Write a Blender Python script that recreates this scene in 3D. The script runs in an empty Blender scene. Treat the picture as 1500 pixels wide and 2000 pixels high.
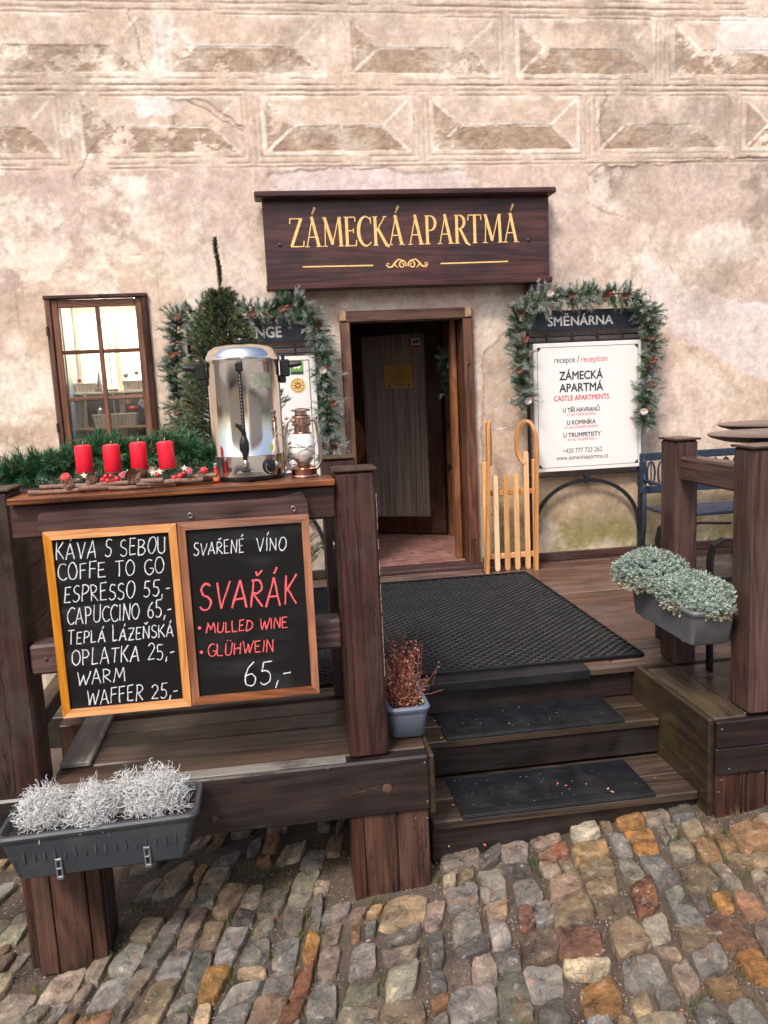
import bpy, math, random
import numpy as np
from mathutils import Vector, Matrix, Quaternion, noise
R = math.radians
rnd = random.Random(7)
rng = np.random.default_rng(7)
scene = bpy.context.scene
col = scene.collection

# ------------------------------------------------------------------ camera
CAM = Vector((0, 0, 1.35))
YAW, PIT, ROL, FPX = .13239893, .15130058, -.04753899, 1580.3
def cam_axes():
    cy, sy, cp, sp, cr, sr = math.cos(YAW), math.sin(YAW), math.cos(PIT), math.sin(PIT), math.cos(ROL), math.sin(ROL)
    f = Vector((sy*cp, cy*cp, -sp)); r = Vector((cy, -sy, 0)); u = r.cross(f)
    return cr*r+sr*u, -sr*r+cr*u, f
cr_, cu_, cf_ = cam_axes()
cd = bpy.data.cameras.new('camera'); cam = bpy.data.objects.new('camera', cd); col.objects.link(cam)
M = Matrix((cr_, cu_, -cf_)).transposed().to_4x4(); M.translation = CAM
cam.matrix_world = M
cd.sensor_fit = 'VERTICAL'; cd.sensor_height = 24; cd.lens = 24*FPX/2000
cd.clip_start = .05; cd.clip_end = 300
scene.camera = cam
# ------------------------------------------------------------------ world, sun, exposure
SUN_EL, SUN_AZ = R(52), R(-32)            # azimuth measured from -Y (behind the camera) towards -X
w = bpy.data.worlds.new('World'); scene.world = w; w.use_nodes = True
nt = w.node_tree; bg = nt.nodes['Background']
sky = nt.nodes.new('ShaderNodeTexSky'); sky.sky_type = 'NISHITA'; sky.sun_disc = False
sdir = Vector((math.sin(SUN_AZ)*math.cos(SUN_EL), -math.cos(SUN_AZ)*math.cos(SUN_EL), math.sin(SUN_EL)))
sky.sun_elevation = SUN_EL; sky.sun_rotation = math.atan2(sdir.x, sdir.y)
sky.air_density = 1.0; sky.dust_density = 4.0; sky.ozone_density = .6
nt.links.new(sky.outputs[0], bg.inputs[0]); bg.inputs[1].default_value = .13
sl = bpy.data.lights.new('sun', 'SUN'); sl.energy = 1.55; sl.angle = R(11); sl.color = (1, .95, .88)
so = bpy.data.objects.new('sun', sl); col.objects.link(so)
so.rotation_euler = sdir.to_track_quat('Z', 'Y').to_euler(); so.location = (0, 0, 20)
scene.view_settings.view_transform = 'Standard'; scene.view_settings.look = 'None'
scene.view_settings.exposure = .9; scene.view_settings.gamma = 1
scene.render.engine = 'CYCLES'

# ------------------------------------------------------------------ object helpers
class MB:
    def __init__(s): s.v = []; s.f = []
    def add(s, V, F):
        n = len(s.v); s.v += [tuple(p) for p in V]; s.f += [tuple(i+n for i in f) for f in F]; return s
    def box(s, x0, x1, y0, y1, z0, z1, c=.004, rot=None, piv=None):
        h = Vector(((x1-x0)/2, (y1-y0)/2, (z1-z0)/2)); ce = Vector(((x0+x1)/2, (y0+y1)/2, (z0+z1)/2))
        c = min(c, min(h)*.45)
        sg = (-1, 1); V = []; idx = {}
        for sx in sg:
            for sy in sg:
                for sz in sg:
                    for a in range(3):
                        p = [sx*(h.x-c), sy*(h.y-c), sz*(h.z-c)]; p[a] = (sx, sy, sz)[a]*h[a]
                        idx[(a, sx, sy, sz)] = len(V); V.append(Vector(p))
        F = []
        for sx in sg:
            F.append([idx[(0, sx, a, b)] for a, b in ((-1, -1), (1, -1), (1, 1), (-1, 1))])
            F.append([idx[(1, a, sx, b)] for a, b in ((-1, -1), (1, -1), (1, 1), (-1, 1))])
            F.append([idx[(2, a, b, sx)] for a, b in ((-1, -1), (1, -1), (1, 1), (-1, 1))])
        for a1 in sg:
            for a2 in sg:
                F.append([idx[(0, a1, a2, -1)], idx[(0, a1, a2, 1)], idx[(1, a1, a2, 1)], idx[(1, a1, a2, -1)]])
                F.append([idx[(0, a1, -1, a2)], idx[(0, a1, 1, a2)], idx[(2, a1, 1, a2)], idx[(2, a1, -1, a2)]])
                F.append([idx[(1, -1, a1, a2)], idx[(1, 1, a1, a2)], idx[(2, 1, a1, a2)], idx[(2, -1, a1, a2)]])
                for a3 in sg: F.append([idx[(k, a1, a2, a3)] for k in range(3)])
        G = []
        for f in F:
            cc = sum((V[i] for i in f), Vector())/len(f); nn = (V[f[1]]-V[f[0]]).cross(V[f[2]]-V[f[0]])
            G.append(f if nn.dot(cc) > 0 else f[::-1])
        V = [v+ce for v in V]
        if rot is not None:
            pv = Vector(piv) if piv is not None else ce
            V = [rot @ (v-pv)+pv for v in V]
        return s.add(V, G)
    def tube(s, P, r, n=8, closed=False, flat=None, cap=True):
        P = [Vector(p) for p in P]; N = len(P)
        rr = r if isinstance(r, (list, tuple)) else [r]*N
        V = []; prev = None
        for i in range(N):
            a = P[i-1] if (i > 0 or closed) else P[i]; b = P[(i+1) % N] if (i < N-1 or closed) else P[i]
            t = (b-a).normalized()
            if prev is None:
                up = Vector((0, 0, 1)) if abs(t.z) < .9 else Vector((0, 1, 0)); x = t.cross(up).normalized()
            else: x = (prev-t*prev.dot(t)).normalized()
            prev = x; y = t.cross(x)
            for k in range(n):
                an = 2*math.pi*k/n; V.append(P[i]+(x*math.cos(an)*rr[i])+(y*math.sin(an)*rr[i]))
        F = []
        for i in range(N if closed else N-1):
            j = (i+1) % N
            for k in range(n):
                l = (k+1) % n; F.append((i*n+k, i*n+l, j*n+l, j*n+k))
        if cap and not closed:
            F.append(tuple(range(n))[::-1]); F.append(tuple((N-1)*n+k for k in range(n)))
        return s.add(V, F)
    def bar(s, P, wv, hv, closed=False):
        """rectangular section swept on P; wv, hv half-size vectors (constant) or lists"""
        P = [Vector(p) for p in P]; N = len(P); V = []
        for i, p in enumerate(P):
            a = Vector(wv[i]) if isinstance(wv, list) else Vector(wv); b = Vector(hv[i]) if isinstance(hv, list) else Vector(hv)
            V += [p-a-b, p+a-b, p+a+b, p-a+b]
        F = []
        for i in range(N if closed else N-1):
            j = (i+1) % N
            for k in range(4): l = (k+1) % 4; F.append((i*4+k, i*4+l, j*4+l, j*4+k))
        if not closed: F += [(3, 2, 1, 0), tuple((N-1)*4+k for k in range(4))]
        return s.add(V, F)
    def lathe(s, prof, c=(0, 0, 0), n=40, axis='z', cap0=True, cap1=True):
        V = []; c = Vector(c)
        for r, z in prof:
            for k in range(n):
                an = 2*math.pi*k/n; a, b = r*math.cos(an), r*math.sin(an)
                V.append(c+Vector((a, b, z) if axis == 'z' else ((a, z, b) if axis == 'y' else (z, a, b))))
        F = []
        for i in range(len(prof)-1):
            for k in range(n):
                l = (k+1) % n; q = (i*n+k, i*n+l, (i+1)*n+l, (i+1)*n+k)
                F.append(q if axis != 'y' else q[::-1])
        if cap0 and prof[0][0] > 1e-5: F.append(tuple(range(n))[::-1] if axis != 'y' else tuple(range(n)))
        if cap1 and prof[-1][0] > 1e-5:
            t = tuple((len(prof)-1)*n+k for k in range(n)); F.append(t if axis != 'y' else t[::-1])
        return s.add(V, F)
    def ball(s, c, r, n=10, m=6, sq=(1, 1, 1)):
        prof = [(math.sin(math.pi*i/m), -math.cos(math.pi*i/m)) for i in range(m+1)]
        V = []; F = []
        for a, z in prof:
            for k in range(n):
                an = 2*math.pi*k/n; V.append((c[0]+r*sq[0]*a*math.cos(an), c[1]+r*sq[1]*a*math.sin(an), c[2]+r*sq[2]*z))
        for i in range(m):
            for k in range(n):
                l = (k+1) % n; F.append((i*n+k, i*n+l, (i+1)*n+l, (i+1)*n+k))
        return s.add(V, F)
    def prism(s, poly, y0, y1):
        """poly in XZ, extruded from y0 (front, nearer camera) to y1"""
        n = len(poly); A = sum(poly[i][0]*poly[(i+1) % n][1]-poly[(i+1) % n][0]*poly[i][1] for i in range(n))
        if A < 0: poly = poly[::-1]
        V = [(x, y0, z) for x, z in poly]+[(x, y1, z) for x, z in poly]
        F = [tuple(range(n)), tuple(range(n, 2*n))[::-1]]+[(i, i+n, (i+1) % n+n, (i+1) % n) for i in range(n)]
        return s.add(V, F)

ORG = {}
def link(o, parent):
    col.objects.link(o)
    if parent is not None: o.parent = parent
    return o
def org(o):
    p = Vector((0, 0, 0))
    while o is not None: p = p+o.location; o = o.parent
    return p
def mesh_from(name, v, f, mat, smooth=False, auto=None):
    me = bpy.data.meshes.new(name); me.from_pydata(v, [], f)
    if smooth: me.polygons.foreach_set('use_smooth', [True]*len(me.polygons))
    if mat is not None: me.materials.append(mat)
    me.update(); return me
def part(name, mb, mat, parent=None, smooth=False, world=True, label=None, kind=None, sharp=None):
    v = mb.v
    if world and parent is not None:
        p = org(parent); v = [(a[0]-p.x, a[1]-p.y, a[2]-p.z) for a in v]
    me = mesh_from(name, v, mb.f, mat, smooth)
    if sharp and smooth:
        try: me.set_sharp_from_angle(angle=R(sharp))
        except Exception: pass
    o = bpy.data.objects.new(name, me); link(o, parent)
    if label: o['label'] = label
    if kind: o['kind'] = kind
    return o
def np_part(name, V, F, mat, parent=None, colr=None, smooth=False, kind=None, world=True, label=None):
    V = np.asarray(V, dtype=np.float32); F = np.asarray(F, dtype=np.int32)
    if world and parent is not None:
        p = org(parent); V = V-np.array([p.x, p.y, p.z], dtype=np.float32)
    k = F.shape[1]; me = bpy.data.meshes.new(name)
    me.vertices.add(len(V)); me.vertices.foreach_set('co', V.ravel())
    me.loops.add(F.size); me.loops.foreach_set('vertex_index', F.ravel())
    me.polygons.add(len(F)); me.polygons.foreach_set('loop_start', np.arange(0, F.size, k, dtype=np.int32))
    if smooth: me.polygons.foreach_set('use_smooth', np.ones(len(F), dtype=bool))
    if colr is not None:
        at = me.color_attributes.new('Col', 'FLOAT_COLOR', 'POINT')
        c4 = np.ones((len(V), 4), dtype=np.float32); c4[:, :colr.shape[1]] = colr
        at.data.foreach_set('color', c4.ravel())
    me.materials.append(mat); me.update(calc_edges=True)
    o = bpy.data.objects.new(name, me); link(o, parent)
    if kind: o['kind'] = kind
    if label: o['label'] = label
    return o
def thing(name, label, cat, loc=(0, 0, 0), rot=(0, 0, 0), group=None):
    o = bpy.data.objects.new(name, None); col.objects.link(o)
    o.empty_display_size = .05
    o.location = loc; o.rotation_euler = rot; o['label'] = label; o['category'] = cat
    if group: o['group'] = group
    return o
def tag(o, label, cat, group=None):
    o['label'] = label; o['category'] = cat
    if group: o['group'] = group
    return o
def struct(o): o['kind'] = 'structure'; return o

# ------------------------------------------------------------------ materials
class NT:
    def __init__(s, name):
        s.m = bpy.data.materials.new(name); s.m.use_nodes = True; s.t = s.m.node_tree
        s.b = s.t.nodes['Principled BSDF']
    def n(s, ty, **k):
        x = s.t.nodes.new(ty)
        for a, b in k.items():
            if a == 'ins':
                for i, v in b.items():
                    if isinstance(v, bpy.types.NodeSocket): s.t.links.new(v, x.inputs[i])
                    else: x.inputs[i].default_value = v
            else: setattr(x, a, b)
        return x
    def l(s, a, b): s.t.links.new(a, b)
    def ramp(s, fac, stops, interp='LINEAR'):
        r = s.n('ShaderNodeValToRGB'); r.color_ramp.interpolation = interp; e = r.color_ramp.elements
        while len(e) < len(stops): e.new(.5)
        for i, (p, c) in enumerate(stops):
            e[i].position = p; e[i].color = (*c, 1) if not isinstance(c, (int, float)) else (c, c, c, 1)
        s.l(fac, r.inputs[0]); return r.outputs[0]
    def noise(s, vec=None, scale=5, detail=4, rough=.5, dist=0):
        x = s.n('ShaderNodeTexNoise', ins={'Scale': scale, 'Detail': detail, 'Roughness': rough, 'Distortion': dist})
        if vec is not None: s.l(vec, x.inputs['Vector'])
        return x.outputs['Fac']
    def math(s, op, a, b=0., c=0.):
        x = s.n('ShaderNodeMath', operation=op)
        for i, v in enumerate((a, b, c)):
            if isinstance(v, bpy.types.NodeSocket): s.l(v, x.inputs[i])
            else: x.inputs[i].default_value = v
        return x.outputs[0]
    def mix(s, fac, a, b, mode='MIX'):
        x = s.n('ShaderNodeMix', data_type='RGBA', blend_type=mode)
        for i, v in ((0, fac), (6, a), (7, b)):
            if isinstance(v, bpy.types.NodeSocket): s.l(v, x.inputs[i])
            elif i == 0: x.inputs[0].default_value = v
            else: x.inputs[i].default_value = (*v, 1)
        return x.outputs[2]
    def bump(s, h, strength=.3, dist=.005, nrm=None):
        x = s.n('ShaderNodeBump', ins={'Strength': strength, 'Distance': dist, 'Height': h})
        if nrm is not None: s.l(nrm, x.inputs['Normal'])
        s.l(x.outputs[0], s.b.inputs['Normal']); return x.outputs[0]
    def objco(s, scale=(1, 1, 1), shift=True):
        tc = s.n('ShaderNodeTexCoord'); v = tc.outputs['Object']
        if shift:
            oi = s.n('ShaderNodeObjectInfo'); k = s.math('MULTIPLY', oi.outputs['Random'], 37.)
            a = s.n('ShaderNodeVectorMath', operation='ADD'); s.l(v, a.inputs[0]); s.l(k, a.inputs[1]); v = a.outputs[0]
        m = s.n('ShaderNodeMapping'); s.l(v, m.inputs[0]); m.inputs['Scale'].default_value = scale
        return m.outputs[0]
    def set(s, **k):
        nm = {'base': 'Base Color', 'rough': 'Roughness', 'metal': 'Metallic', 'spec': 'Specular IOR Level', 'trans': 'Transmission Weight', 'ior': 'IOR', 'emit': 'Emission Color', 'es': 'Emission Strength', 'coat': 'Coat Weight', 'sheen': 'Sheen Weight', 'alpha': 'Alpha'}
        for a, v in k.items():
            i = s.b.inputs[nm[a]]
            if isinstance(v, bpy.types.NodeSocket): s.l(v, i)
            else: i.default_value = (*v, 1) if isinstance(v, tuple) and len(v) == 3 else v
        return s

def simple(name, c, rough=.5, metal=0, var=.25, nscale=30, bump=.1, spec=.5, dirt=None):
    t = NT(name); v = t.objco()
    n1 = t.noise(v, nscale, 5, .6)
    c0 = tuple(x*(1-var) for x in c); c1 = tuple(min(1, x*(1+var)) for x in c)
    base = t.ramp(n1, [(.3, c0), (.7, c1)])
    if dirt:
        n2 = t.noise(v, 6, 6, .7); k = t.ramp(n2, [(.5, 0.), (.72, 1.)])
        base = t.mix(k, base, dirt)
    rr = t.ramp(t.noise(v, 12, 4), [(.3, max(0, rough-.1)), (.7, min(1, rough+.1))])
    t.set(base=base, rough=rr, metal=metal, spec=spec)
    if bump: t.bump(n1, bump, .002)
    return t.m

def wood(name, dark, light, axis='x', rough=.5, grain=1., knots=True, cracks=0., stain=None, stain_amt=.5, wear=None, wear_lo=.68, bumps=.35, spec=.45):
    """boards whose grain runs along one object axis"""
    t = NT(name)
    st = {'x': (.55, 9, 9), 'y': (9, .55, 9), 'z': (9, 9, .55)}[axis]
    v = t.objco(st)
    v1 = t.objco({'x': (.45, 4, 4), 'y': (4, .45, 4), 'z': (4, 4, .45)}[axis])
    big = t.noise(v1, .9*grain, 3, .5, .35)
    sn = t.math('MULTIPLY_ADD', t.math('SINE', t.math('MULTIPLY', big, 95.)), .5, .5)
    fine = t.noise(t.objco({'x': (1.2, 55, 55), 'y': (55, 1.2, 55), 'z': (55, 55, 1.2)}[axis]), 1.6, 5, .65)
    blot = t.noise(t.objco({'x': (.8, 2.5, 2.5), 'y': (2.5, .8, 2.5), 'z': (2.5, 2.5, .8)}[axis]), 2.2, 6, .6)
    a = t.math('MULTIPLY', sn, .17); b = t.math('MULTIPLY_ADD', t.math('SUBTRACT', fine, .5), .85, t.math('ADD', a, .275)); c = t.math('MULTIPLY_ADD', t.math('SUBTRACT', blot, .5), .8, t.math('ADD', b, .275))
    lt = tuple(light); dk = tuple(dark); md = tuple((x+y)/2 for x, y in zip(dk, lt))
    base = t.ramp(c, [(.42, dk), (.64, md), (.86, lt)])
    oi = t.n('ShaderNodeObjectInfo')
    hs = t.n('ShaderNodeHueSaturation', ins={'Color': base, 'Value': t.math('MULTIPLY_ADD', oi.outputs['Random'], .5, .75), 'Saturation': t.math('MULTIPLY_ADD', oi.outputs['Random'], -.3, 1.12)})
    base = hs.outputs[0]
    iso = t.objco((1, 1, 1))
    if stain is not None:
        s1 = t.noise(iso, 3.2, 7, .65, .3); k = t.ramp(s1, [(.5, 0.), (.64, stain_amt)])
        base = t.mix(k, base, stain)
    if wear is not None:
        s2 = t.noise(t.objco(tuple(x*4 for x in st)), 3.5, 8, .75); k = t.ramp(s2, [(wear_lo, 0.), (wear_lo+.05, .8)])
        base = t.mix(k, base, wear)
    h = c
    if cracks:
        cst = {'x': (.8, 7, 7), 'y': (7, .8, 7), 'z': (7, 7, .8)}[axis]
        cn = t.noise(t.objco(cst), 1.5, 5, .62, .25)
        d = t.math('ABSOLUTE', t.math('SUBTRACT', cn, .5)); k = t.ramp(d, [(.0, 0.), (.012*cracks, 1.)])
        k0 = t.noise(iso, 2.1, 2); gate = t.ramp(k0, [(.46, 1.), (.56, 0.)])
        kk = t.math('MAXIMUM', k, gate)
        base = t.mix(kk, (.006, .004, .004), base); h = t.math('MULTIPLY_ADD', kk, 1.4, c)
    rr = t.ramp(t.noise(iso, 5, 5, .6), [(.35, rough-.14), (.7, rough+.15)])
    t.set(base=base, rough=rr, spec=spec); t.bump(h, bumps, .004)
    return t.m

# stained terrace timber, one material per grain direction
DK, LT = (.017, .0072, .0070), (.088, .038, .034)
STN = dict(stain=(.055, .043, .038), stain_amt=.55, wear=(.17, .11, .085), wear_lo=.73)
W_post = wood('stained_timber_vertical', DK, (.088, .036, .030), 'z', .48, cracks=1., **STN)
W_x = wood('stained_timber_long', DK, LT, 'x', .5, cracks=.6, **STN)
W_y = wood('stained_timber_deep', DK, LT, 'y', .5, **STN)
W_clad = wood('stained_cladding', (.014, .006, .005), (.10, .042, .026), 'z', .45, cracks=.7, stain=(.035, .03, .022), stain_amt=.5, wear=(.2, .1, .05), wear_lo=.74)
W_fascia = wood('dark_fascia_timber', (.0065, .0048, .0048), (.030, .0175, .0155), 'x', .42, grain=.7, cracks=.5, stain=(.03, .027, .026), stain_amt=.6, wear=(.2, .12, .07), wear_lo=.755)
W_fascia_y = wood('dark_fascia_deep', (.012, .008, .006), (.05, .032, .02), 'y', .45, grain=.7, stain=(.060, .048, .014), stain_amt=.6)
W_deck = wood('weathered_deck_board', (.022, .013, .010), (.115, .070, .052), 'x', .42, cracks=.5, stain=(.045, .042, .022), stain_amt=.6, wear=(.2, .17, .14), wear_lo=.75)
W_deck_red = wood('reddish_deck_board', (.042, .021, .016), (.17, .090, .068), 'x', .4, stain=(.05, .04, .03), stain_amt=.6)
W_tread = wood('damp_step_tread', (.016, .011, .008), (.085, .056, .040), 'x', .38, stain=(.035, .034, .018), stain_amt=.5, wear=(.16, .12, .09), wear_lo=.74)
W_side = wood('mossy_edge_board', (.022, .014, .009), (.10, .066, .040), 'y', .45, stain=(.06, .055, .022), stain_amt=.45)
W_grey = wood('greyed_plank', (.11, .10, .088), (.25, .235, .21), 'y', .7, stain=(.07, .065, .05), stain_amt=.5)
W_ledge = wood('wet_grey_ledge', (.17, .155, .14), (.30, .28, .26), 'x', .5, stain=(.028, .024, .02), stain_amt=.95)
W_counter = wood('varnished_counter', (.06, .020, .010), (.33, .115, .042), 'x', .32, grain=1.4, stain=(.06, .028, .02), stain_amt=.7)
W_orange = wood('orange_frame_wood', (.42, .15, .025), (.72, .31, .07), 'x', .42, grain=2.2, knots=False, bumps=.15)
W_orange_z = wood('orange_frame_wood_v', (.42, .15, .025), (.72, .31, .07), 'z', .42, grain=2.2, bumps=.15)
W_redbr = wood('redbrown_frame_wood', (.14, .045, .02), (.38, .15, .07), 'x', .42, grain=2.2, bumps=.15)
W_redbr_z = wood('redbrown_frame_wood_v', (.14, .045, .02), (.38, .15, .07), 'z', .42, grain=2.2, bumps=.15)
W_frame = wood('old_frame_wood', (.045, .018, .010), (.20, .085, .050), 'z', .5, stain=(.09, .055, .045), stain_amt=.5, wear=(.35, .22, .13), wear_lo=.70, cracks=.6)
W_frame_x = wood('old_frame_wood_x', (.055, .024, .015), (.19, .095, .065), 'x', .5, stain=(.1, .07, .06), stain_amt=.5, wear=(.35, .22, .13), wear_lo=.70, cracks=.6)
W_win = wood('window_wood', (.075, .026, .013), (.22, .09, .048), 'z', .42, grain=1.5)
W_win_x = wood('window_wood_x', (.075, .026, .013), (.22, .09, .048), 'x', .42, grain=1.5)
W_door = wood('dark_door_wood', (.018, .006, .004), (.075, .022, .010), 'z', .35, grain=1.3, bumps=.15)
W_casing = wood('orange_casing', (.12, .038, .012), (.30, .12, .042), 'z', .38, grain=1.4, bumps=.15)
W_sign = wood('sign_board_wood', (.018, .007, .007), (.085, .022, .018), 'x', .42, grain=.8, stain=(.03, .016, .016), stain_amt=.6, bumps=.25)
W_sled = wood('pale_ash_wood', (.58, .30, .12), (.80, .48, .23), 'z', .35, grain=1.6, bumps=.08)
W_sled_d = wood('bent_ash_wood', (.48, .22, .08), (.70, .38, .16), 'z', .35, grain=1.6, bumps=.08)
W_right = wood('right_post_timber', (.026, .010, .0075), (.090, .041, .033), 'z', .36, stain=(.07, .045, .042), stain_amt=.5, wear=(.26, .15, .10), wear_lo=.755)
W_right_y = wood('right_rail_timber', (.026, .010, .0075), (.090, .041, .033), 'y', .36, stain=(.07, .045, .042), stain_amt=.5)
W_inner = wood('shelf_wood', (.35, .2, .1), (.6, .4, .22), 'x', .5)

M_gold = simple('gold_paint', (.82, .52, .19), .42, .0, .22, 60, .1)
M_black_iron = simple('blackened_iron', (.035, .036, .042), .42, .6, .3, 40, .15)
M_bench = simple('blue_black_bench', (.032, .045, .075), .4, .3, .3, 20, .1)
M_black = simple('black_plastic', (.012, .012, .013), .3, 0, .2, 30, .05)
M_chair = simple('black_seat_metal', (.015, .014, .014), .4, .3, .2, 30, .05)
M_table = simple('brown_table_top', (.11, .072, .058), .3, 0, .2, 14, .05)
M_rubber = simple('black_rubber', (.0065, .007, .009), .55, 0, .4, 25, .2, spec=.22, dirt=(.016, .015, .015))
M_rubber_step = simple('ribbed_rubber', (.008, .009, .012), .5, 0, .4, 9, .1, spec=.3, dirt=(.022, .021, .022))
M_planter = simple('anthracite_plastic', (.034, .041, .050), .42, 0, .16, 10, .08, dirt=(.055, .058, .058))
M_planter_b = simple('bluegrey_plastic', (.125, .155, .215), .42, 0, .12, 10, .06, dirt=(.15, .16, .19))
M_clip = simple('grey_clip', (.10, .115, .125), .4, 0, .1, 10, 0)
M_planter_r = simple('grey_plastic_trough', (.095, .098, .108), .5, 0, .18, 10, .08, dirt=(.12, .11, .10))
M_soil = simple('dark_soil', (.018, .011, .008), .9, 0, .6, 60, .8)
M_board_ = simple('slate_board', (.0075, .0070, .0070), .65, 0, .25, 5, .03, spec=.2, dirt=(.015, .0145, .0145))
def slate():
    t = NT('wiped_slate'); v = t.objco((1, 1, 1)); vs = t.objco((2.2, 1, 9.))
    sm = t.math('MULTIPLY', t.ramp(t.noise(vs, 1.6, 6, .6, .8), [(.48, 0.), (.75, 1.)]), t.ramp(t.noise(v, 3.5, 3), [(.42, 0.), (.62, 1.)]))
    c = t.mix(sm, (.0068, .0064, .0064), (.030, .030, .031)); c = t.mix(t.ramp(t.noise(v, 300, 3, .8), [(.68, 0.), (.74, .5)]), c, (.05, .05, .05))
    t.set(base=c, rough=.6, spec=.2); return t.m
M_board = slate()
M_chalk = simple('white_chalk', (.60, .62, .64), .9, 0, .32, 150, .4)
M_chalk_red = simple('red_chalk', (.74, .11, .12), .9, 0, .35, 150, .4)
M_header = simple('navy_header', (.022, .025, .042), .35, 0, .15, 5, .02)
M_white = simple('white_panel', (.80, .76, .74), .42, 0, .03, 4, .02)
M_letter_w = simple('cream_lettering', (.80, .76, .68), .5, 0, .05, 5, 0)
M_letter_k = simple('dark_lettering', (.03, .03, .034), .5, 0, .1, 5, 0)
M_letter_r = simple('red_lettering', (.60, .06, .07), .5, 0, .1, 5, 0)
M_bolt = simple('steel_bolt', (.35, .33, .31), .35, .9, .2, 60, .1)
M_rust = simple('rusty_bolt', (.09, .05, .035), .6, .6, .4, 60, .3)
M_candle = simple('red_candle_wax', (.72, .006, .03), .45, 0, .06, 20, .05)
M_candle.node_tree.nodes['Principled BSDF'].inputs['Subsurface Weight'].default_value = .15
M_wick = simple('white_wick', (.6, .55, .45), .8, 0, .1, 20, 0)
M_stick = simple('bark_stick', (.20, .115, .082), .8, 0, .4, 50, .5)
M_redball = simple('glossy_red_berry', (.55, .02, .03), .2, 0, .15, 10, .02)
M_redrose = simple('red_dried_flower', (.60, .05, .05), .7, 0, .3, 90, .5)
M_cone = simple('pine_cone_scales', (.15, .07, .04), .7, 0, .4, 60, .4)
M_conew = simple('frosted_scale', (.62, .55, .5), .7, 0, .2, 60, .3)
M_star = simple('cream_wood_star', (.72, .66, .54), .6, 0, .1, 30, .1)
M_copper = simple('antique_copper', (.50, .31, .24), .22, 1., .25, 14, .05)
M_brass = simple('polished_nickel', (.66, .58, .52), .14, 1., .15, 14, .03)
M_steel = simple('brushed_steel_dark', (.42, .40, .38), .3, .9, .15, 14, .05)
M_wire = simple('silver_wire', (.6, .6, .62), .3, .9, .1, 14, 0)
M_paper = simple('gold_notice', (.68, .40, .12), .45, 0, .1, 6, .02)
M_tape = simple('faded_sticker', (.27, .28, .20), .7, 0, .25, 60, .2)
M_green = simple('green_sticker', (.13, .33, .07), .5, 0, .1, 10, 0)
M_inwhite = simple('inner_white_paint', (.86, .80, .66), .6, 0, .05, 4, .02)
M_inblue = simple('cool_reveal_paint', (.58, .66, .74), .5, 0, .05, 4, .02)
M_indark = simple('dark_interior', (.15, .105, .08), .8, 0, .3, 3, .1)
M_basket = simple('white_wicker', (.72, .66, .58), .7, 0, .2, 90, .5)
M_orn = simple('silver_ornament', (.7, .7, .74), .15, .9, .1, 10, 0)
M_straw = simple('straw', (.55, .5, .28), .8, 0, .2, 30, .1)
M_tag = simple('price_tag', (.8, .8, .84), .6, 0, .02, 5, 0)
M_blue = simple('blue_print', (.1, .25, .6), .6, 0, .02, 5, 0)

def steel():
    t = NT('polished_steel'); v = t.objco((1, 1, .05))
    n1 = t.noise(v, 60, 3); t.set(base=(.80, .76, .71), metal=1., rough=t.ramp(n1, [(.3, .07), (.7, .17)]))
    n2 = t.noise(t.objco((1, 1, .3)), 9, 2); t.bump(n2, .06, .004)
    return t.m
M_polish = steel()
def colattr(name, rough=.6, spec=.3, sss=0, bump=0, nscale=60, trl=0):
    t = NT(name); a = t.n('ShaderNodeAttribute', attribute_name='Col')
    c = a.outputs['Color']
    if nscale:
        n1 = t.noise(t.objco(), nscale, 3); k = t.ramp(n1, [(.3, .8), (.7, 1.15)])
        c = t.mix(1., c, k, 'MULTIPLY')
    t.set(base=c, rough=rough, spec=spec)
    if bump: t.bump(n1, bump, .002)
    return t.m
M_needle = colattr('conifer_needles', .55, .35, nscale=0)
M_leaf = colattr('small_leaves', .6, .3, nscale=0)
M_grit = colattr('grit', .85, .3, nscale=0)

def stone_mat():
    t = NT('cobble_stone'); a = t.n('ShaderNodeAttribute', attribute_name='Col'); v = t.objco(); va = t.objco((1, .35, 1))
    n1 = t.noise(v, 11, 9, .72, .6); n2 = t.noise(v, 95, 8, .8); n3 = t.noise(va, 24, 7, .7, 1.6); n4 = t.noise(v, 32, 8, .75, .3)
    c = t.mix(1., a.outputs['Color'], t.ramp(n1, [(.34, (.30, .27, .25)), (.46, (.78, .76, .74)), (.54, (1.02, .98, .93)), (.68, (1.95, 1.78, 1.55))]), 'MULTIPLY')
    c = t.mix(t.ramp(n3, [(.54, 0.), (.66, .6)]), c, (.27, .125, .042))
    c = t.mix(t.ramp(n4, [(.57, 0.), (.66, .6)]), c, (.50, .47, .44))
    c = t.mix(t.ramp(n4, [(.32, .75), (.43, 0.)]), c, (.055, .042, .036))
    c = t.mix(1., c, t.ramp(n2, [(.25, .45), (.5, 1.), (.75, 1.5)]), 'MULTIPLY')
    t.set(base=c, rough=t.ramp(n1, [(.3, .20), (.7, .50)]), spec=.5)
    h = t.math('MULTIPLY_ADD', n2, .45, t.math('MULTIPLY_ADD', n4, .8, n1)); t.bump(h, 1., .013)
    return t.m
M_stone = stone_mat()
def dirt_mat():
    t = NT('gritty_soil'); v = t.objco(shift=False)
    n1 = t.noise(v, 5, 8, .7); n2 = t.noise(v, 130, 5, .8)
    c = t.ramp(n1, [(.3, (.030, .022, .016)), (.5, (.075, .054, .040)), (.7, (.12, .09, .07))])
    c = t.mix(t.ramp(t.noise(v, 8, 6, .6), [(.56, 0.), (.68, .7)]), c, (.055, .06, .018))
    c = t.mix(1., c, t.ramp(n2, [(.25, .35), (.5, 1.), (.78, 2.1)]), 'MULTIPLY')
    t.set(base=c, rough=.85); t.bump(n2, .8, .006); return t.m
M_dirt = dirt_mat()
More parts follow.
